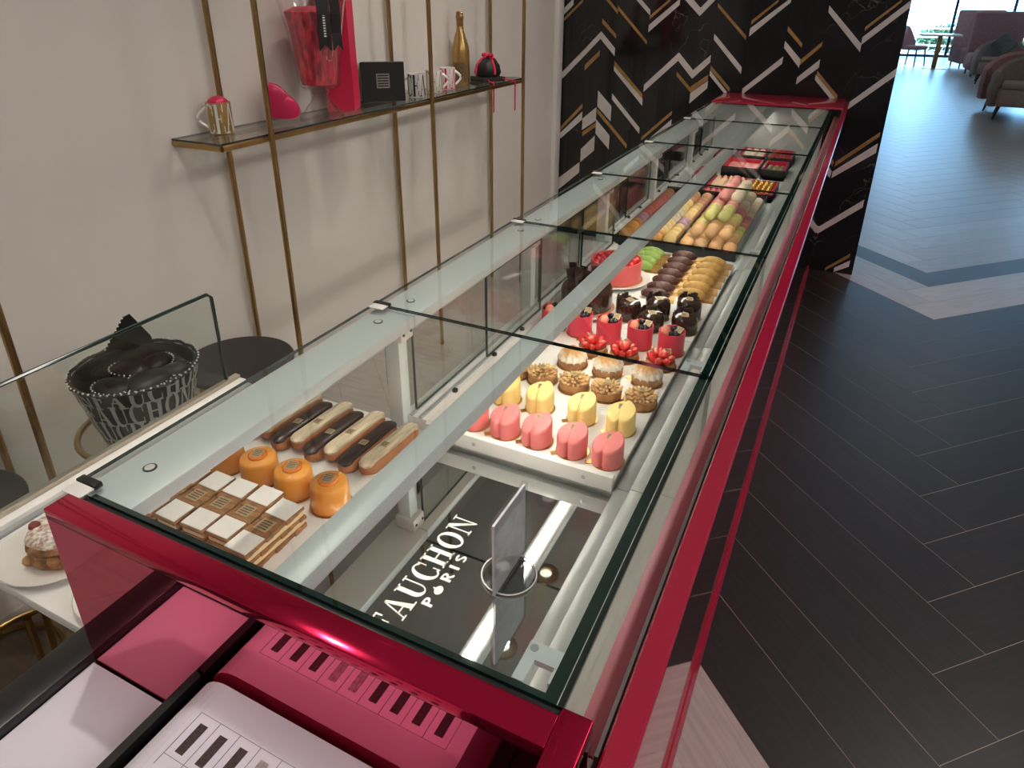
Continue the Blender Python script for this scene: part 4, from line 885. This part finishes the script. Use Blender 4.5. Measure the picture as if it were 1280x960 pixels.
# ------------------------------------------------------------------ round brass tables and the lettered basket
DK = mat('dark_bronze', (.016, .014, .014), .45, 0, var=.1, scale=6)
def round_table(label, loc, r, h, top, rim=None, foot=True):
    t = thing('side_table', label, 'side table', loc)
    obj('table_top', MB().lathe([(0, h - .008), (r - .004, h - .008), (r - .004, h), (0, h)], 44), top, t)
    obj('rim', MB().tube([(r * cos(2 * pi * k / 44), r * sin(2 * pi * k / 44), h - .006) for k in range(44)], .0075, 8, closed=True), rim or M_['brass'], t)
    for k in range(3):
        a = 2 * pi * k / 3 + .6; obj('leg', MB().tube([(r * .96 * cos(a), r * .96 * sin(a), h - .012), (r * .80 * cos(a), r * .80 * sin(a), .0)], .008, 8), M_['brass'], t)
    if foot: obj('foot_ring', MB().tube([(r * .82 * cos(2 * pi * k / 36), r * .82 * sin(2 * pi * k / 36), .012) for k in range(36)], .007, 6, closed=True), M_['brass'], t)
round_table('round brass side table under the lettered basket', (-.725, .560, 0), .155, .575, M_['smoke'])
round_table('round dark-topped brass side table behind the lettered basket', (-.890, 1.005, 0), .165, .50, DK, DK)
round_table('round dark-topped brass side table against the wall behind the glass screen', (-.935, .175, 0), .160, .50, DK, DK)
round_table('low round brass side table with smoked glass top below the service shelf', (-.590, .115, 0), .150, .30, pane('brown_glass', (.62, .58, .52), .05), foot=False)
t = thing('lettered_basket', 'round black basket with silver cut-out lettering and dotted ruffled rim', 'basket', (-.700, .548, .576))
rb0, rt0, hb = .098, .138, .170
obj('lining', MB().lathe([(0, .002), (rb0, .002), (rt0 - .004, hb), (rt0 - .009, hb), (rb0 - .006, .008), (0, .008)], 44), mat('basket_lining', (.010, .012, .010), .6, 0, var=.4, scale=12), t)
mb = MB(); word = 'FAUCHON' * 3; tw = text_width(word); n = 0
for row in range(4):
    z0 = -.022 + row * .052; sh = row * .35
    x = 0
    for ch in word:
        w, _ = glyph(ch)
        def f(px, py, hh, x=x, z0=z0, sh=sh):
            z = min(max(z0 + py * .060, .002), hb); q = rb0 + (rt0 - rb0) * z / hb + .001 + hh
            a = 2 * pi * (x + px) / (tw + .06) + sh - 2.4
            return (q * cos(a), q * sin(a), z)
        lettering(mb, ch, f, thick=.0012); x += w + .06
obj('lettering', mb, mat('silver_letter', (.50, .50, .48), .4, .4, var=.1, scale=30), t)
mb = MB(); N_ = 150
pts = [((rt0 + .0015 * sin(a * 20)) * cos(a), (rt0 + .0015 * sin(a * 20)) * sin(a), hb + .003 + .0015 * cos(a * 15)) for a in [2 * pi * k / N_ for k in range(N_)]]
obj('ruffle', MB().tube(pts, .0042, 6, closed=True), RB, t)
mb = MB()
for k in range(60):
    a = 2 * pi * k / 60; mb.ball(((rt0 + .003) * cos(a), (rt0 + .003) * sin(a), hb + .007), .0026, .0026, .0026, 6, 4)
tag(obj('rim_dots', mb, WH, t), kind='stuff')
for k, (x, y, s, a) in enumerate(((-.04, .02, .062, .3), (.045, -.005, .068, 1.4), (-.01, .065, .055, 2.2), (.0, -.06, .058, .2), (.065, .06, .045, .9))):
    b_ = obj('wrapped_pouch', MB().ball((0, 0, 0), s, s * .72, .034, 18, 8, rot=Matrix.Rotation(a, 3, 'Z')), mat('black_film%d' % k, (.008, .009, .008), .35, 0, var=.5, scale=30, bump=.6, bscale=40, spec=.25), t, (x, y, .135))
    mb = MB()
    for q in range(26):
        u = 2 * pi * q / 26; v = Matrix.Rotation(a, 3, 'Z') @ Vector((s * .93 * cos(u), s * .67 * sin(u), .016)); mb.ball(v, .0022, .0022, .0022, 6, 4)
    tag(obj('dotted_edge', mb, WH, b_), kind='stuff')
fl = obj('flap', MB().prism([(-.055, 0), (.045, 0), (.040, .03), (.012, .085), (-.002, .080), (-.045, .02)], -.002, .002, 'y', tf=lambda v: Matrix.Rotation(radians(58), 3, 'Z') @ (v * 1.25)), RB, t, (-.108, .070, hb - .02))
mb = MB()
for q in range(9): mb.ball(Matrix.Rotation(radians(58), 3, 'Z') @ Vector((-.056 + .0066 * q, -.004, .026 + .0092 * q)), .0024, .0024, .0024, 6, 4)
tag(obj('flap_dots', mb, WH, fl), kind='stuff')

# ------------------------------------------------------------------ ordering desk with the open menu binder
t = thing('order_desk', 'low black desk inside the red wing of the case', 'desk', (.3, -.28, 0))
wpart('desk_top', MB().cbox(-.01, .608, -.52, -.0385, .752, .776, .003), M_['black'], t)
wpart('desk_body', MB().box(.03, .60, -.50, -.06, 0, .752), M_['dim'], t)
t = thing('menu_binder', 'open black menu binder with white pages and rows of chocolate pictures', 'binder', (.2, -.2, .777))
wpart('cover', MB().cbox(-.050, .165, -.42, -.0385, .7766, .7845, .002), M_['black'], t)
wpart('cover_edge', MB().cbox(-.050, -.001, -.42, .004, .7850, .8020, .003), M_['black'], t)
wpart('left_page', MB().box(.0, .150, -.172, -.0395, .7850, .7880), M_['paper'], t)
wpart('page_pocket', MB().cbox(.0, .150, -.415, -.172, .7850, .7905, .002), M_['black'], t)
wpart('cover', MB().cbox(.165, .525, -.42, -.0385, .7766, .7845, .002), M_['black'], t)
wpart('spine', MB().prism([(.142, .785), (.176, .785), (.212, .884), (.205, .888), (.178, .850), (.155, .800)], -.40, -.0385, 'y'), M_['black'], t)
stack = [(.180, .785), (.505, .785), (.512, .895)] + [(.26 - .045 * sin(radians(a)) , .855 + .045 * cos(radians(a))) for a in range(0, 81, 10)] 
pg = wpart('page_stack', MB().prism(stack, -.40, -.043, 'y'), M_['paper'], t)
ptop = lambda x: .900 + (x - .26) * (-.005 / .252)
for row, yc in ((0, -.100), (1, -.165)):
    for k in range(9):
        x = .272 + .0262 * k; 
        a0 = .30; rot = Matrix.Rotation(0, 3, 'Z')
        wpart('picture', MB().box(x - .0048, x + .0048, yc - .0155, yc + .0155, ptop(x), ptop(x) + .0006), M_['print' if k not in (3, 4) else 'printgrey'], pg)
    ln_ = MB()
    for k in range(10): x = .259 + .0262 * k; ln_.box(x - .0003, x + .0003, yc - .032, yc + .024, ptop(x), ptop(x) + .0004)
    for yy in (yc - .021, yc + .024): ln_.add([(.259, yy - .0003, ptop(.259) + .0004), (.495, yy - .0003, ptop(.495) + .0004), (.495, yy + .0003, ptop(.495) + .0004), (.259, yy + .0003, ptop(.259) + .0004)], [(0, 1, 2, 3)])
    wpart('table_lines', ln_, M_['line'], pg)

# ------------------------------------------------------------------ lounge furniture by the far window
FB = mat('taupe_fabric', (.36, .29, .26), .9, var=.08, scale=30, bump=.2, bscale=200)
FP = mat('dusty_pink_fabric', (.40, .22, .22), .9, var=.08, scale=30, bump=.2, bscale=200)
CU = mat('teal_cushion', (.13, .17, .165), .9, var=.15, scale=20)
LG = mat('dark_leg', (.018, .014, .012), .4, var=.2)
def tub_chair(label, loc, rz, m, cushion=False, s=1.0):
    t = thing('armchair', label, 'armchair', loc, rz, 'tub armchairs in the lounge')
    obj('seat', MB().cbox(-.33, .33, -.36, .30, .18, .42, .05, 3), m, t)
    # wrap-round back and arms: a thick U in plan, higher at the back
    vs = []; fs = []; n = 24
    for k in range(n + 1):
        a = radians(-30 + 240 * k / n); c, s_ = cos(a), sin(a); hgt = .62 + .20 * max(0, s_) ** 1.2
        for rr_, z in ((.36, .16), (.44, .16), (.455, hgt * .6), (.45, hgt - .05), (.41, hgt), (.37, hgt - .04), (.345, hgt * .6)): vs.append((rr_ * c, rr_ * s_ * .98 - .0, z))
    q = 7
    for k in range(n):
        for j in range(q): fs.append((k * q + j, (k + 1) * q + j, (k + 1) * q + (j + 1) % q, k * q + (j + 1) % q))
    fs += [tuple(range(q)), tuple(range(n * q, n * q + q))[::-1]]
    obj('back_and_arms', MB().add(vs, fs, 0, True), m, t)
    obj('seat_cushion', MB().cbox(-.30, .30, -.37, .28, .42, .49, .03, 3), m, t)
    for x in (-.27, .27):
        for y in (-.27, .27): obj('leg', MB().tube([(x, y, .19), (x * 1.15, y * 1.15, 0)], .024, 8, taper=.012), LG, t)
    if cushion: tag(obj('cushion', MB().cbox(-.17, .17, -.05, .05, -.17, .17, .045, 3, rot=Matrix.Rotation(-.35, 3, 'X') @ Matrix.Rotation(radians(45), 3, 'Y')), CU, None, Vector(loc) + Vector((.02, .02, .73))), 'teal square cushion leaning in the taupe armchair', 'cushion')
    return t
tub_chair('taupe tub armchair standing nearest to the marble wall in the lounge', (2.76, 11.85, 0), radians(-8), FB)
tub_chair('dusty pink tub armchair close behind the taupe tub armchair', (2.74, 12.75, 0), radians(-8), FP)
tub_chair('taupe tub armchair holding a teal cushion', (3.00, 16.9, 0), radians(-5), FB, True)
def high_sofa(label, loc, rz):
    t = thing('high_back_sofa', label, 'sofa', loc, rz, 'high-backed pink sofas')
    obj('back', MB().cbox(-.50, .50, .22, .40, .12, 1.30, .06, 3), FP, t); obj('seat', MB().cbox(-.50, .50, -.42, .24, .12, .46, .06, 3), FP, t)
    for x in (-.42, .42):
        for y in (-.34, .32): obj('leg', MB().tube([(x, y, .14), (x, y, 0)], .022, 8, taper=.014), LG, t)
high_sofa('high-backed pink sofa right behind the cushioned armchair', (3.12, 18.6, 0), radians(4))
high_sofa('high-backed pink sofa next to the window and small table', (3.00, 20.6, 0), radians(12))
t = thing('cafe_table', 'small square brass-legged table with pale top by the window', 'table', (2.12, 20.1, 0))
obj('table_top', MB().cbox(-.42, .42, -.42, .42, .74, .775, .008), M_['white'], t); obj('top_edge', MB().cbox(-.425, .425, -.425, .425, .735, .7395, .002), M_['brass'], t)
obj('column', MB().cbox(-.05, .05, -.05, .05, .012, .74, .006), M_['brass'], t); obj('base', MB().cbox(-.24, .24, -.24, .24, 0, .012, .004), M_['brass'], t)
t = thing('dining_chair', 'small pink upholstered chair with dark legs beside the cafe table', 'chair', (1.62, 20.6, 0), radians(60))
obj('seat', MB().cbox(-.25, .25, -.25, .25, .38, .48, .04, 3), FP, t)
vs = []; fs = []; n = 14; q = 4
for k in range(n + 1):
    a = radians(20 + 140 * k / n); hgt = .55 + .38 * sin(radians(180 * k / n))
    for rr_, z in ((.235, .42), (.285, .42), (.29, hgt), (.24, hgt)): vs.append((rr_ * cos(a), rr_ * sin(a), z))
for k in range(n):
    for j in range(q): fs.append((k * q + j, (k + 1) * q + j, (k + 1) * q + (j + 1) % q, k * q + (j + 1) % q))
fs += [tuple(range(q)), tuple(range(n * q, n * q + q))[::-1]]
obj('backrest', MB().add(vs, fs, 0, True), FP, t)
for x in (-.2, .2):
    for y in (-.2, .2): obj('leg', MB().tube([(x, y, .40), (x * 1.2, y * 1.2, 0)], .022, 8, taper=.014), LG, t)
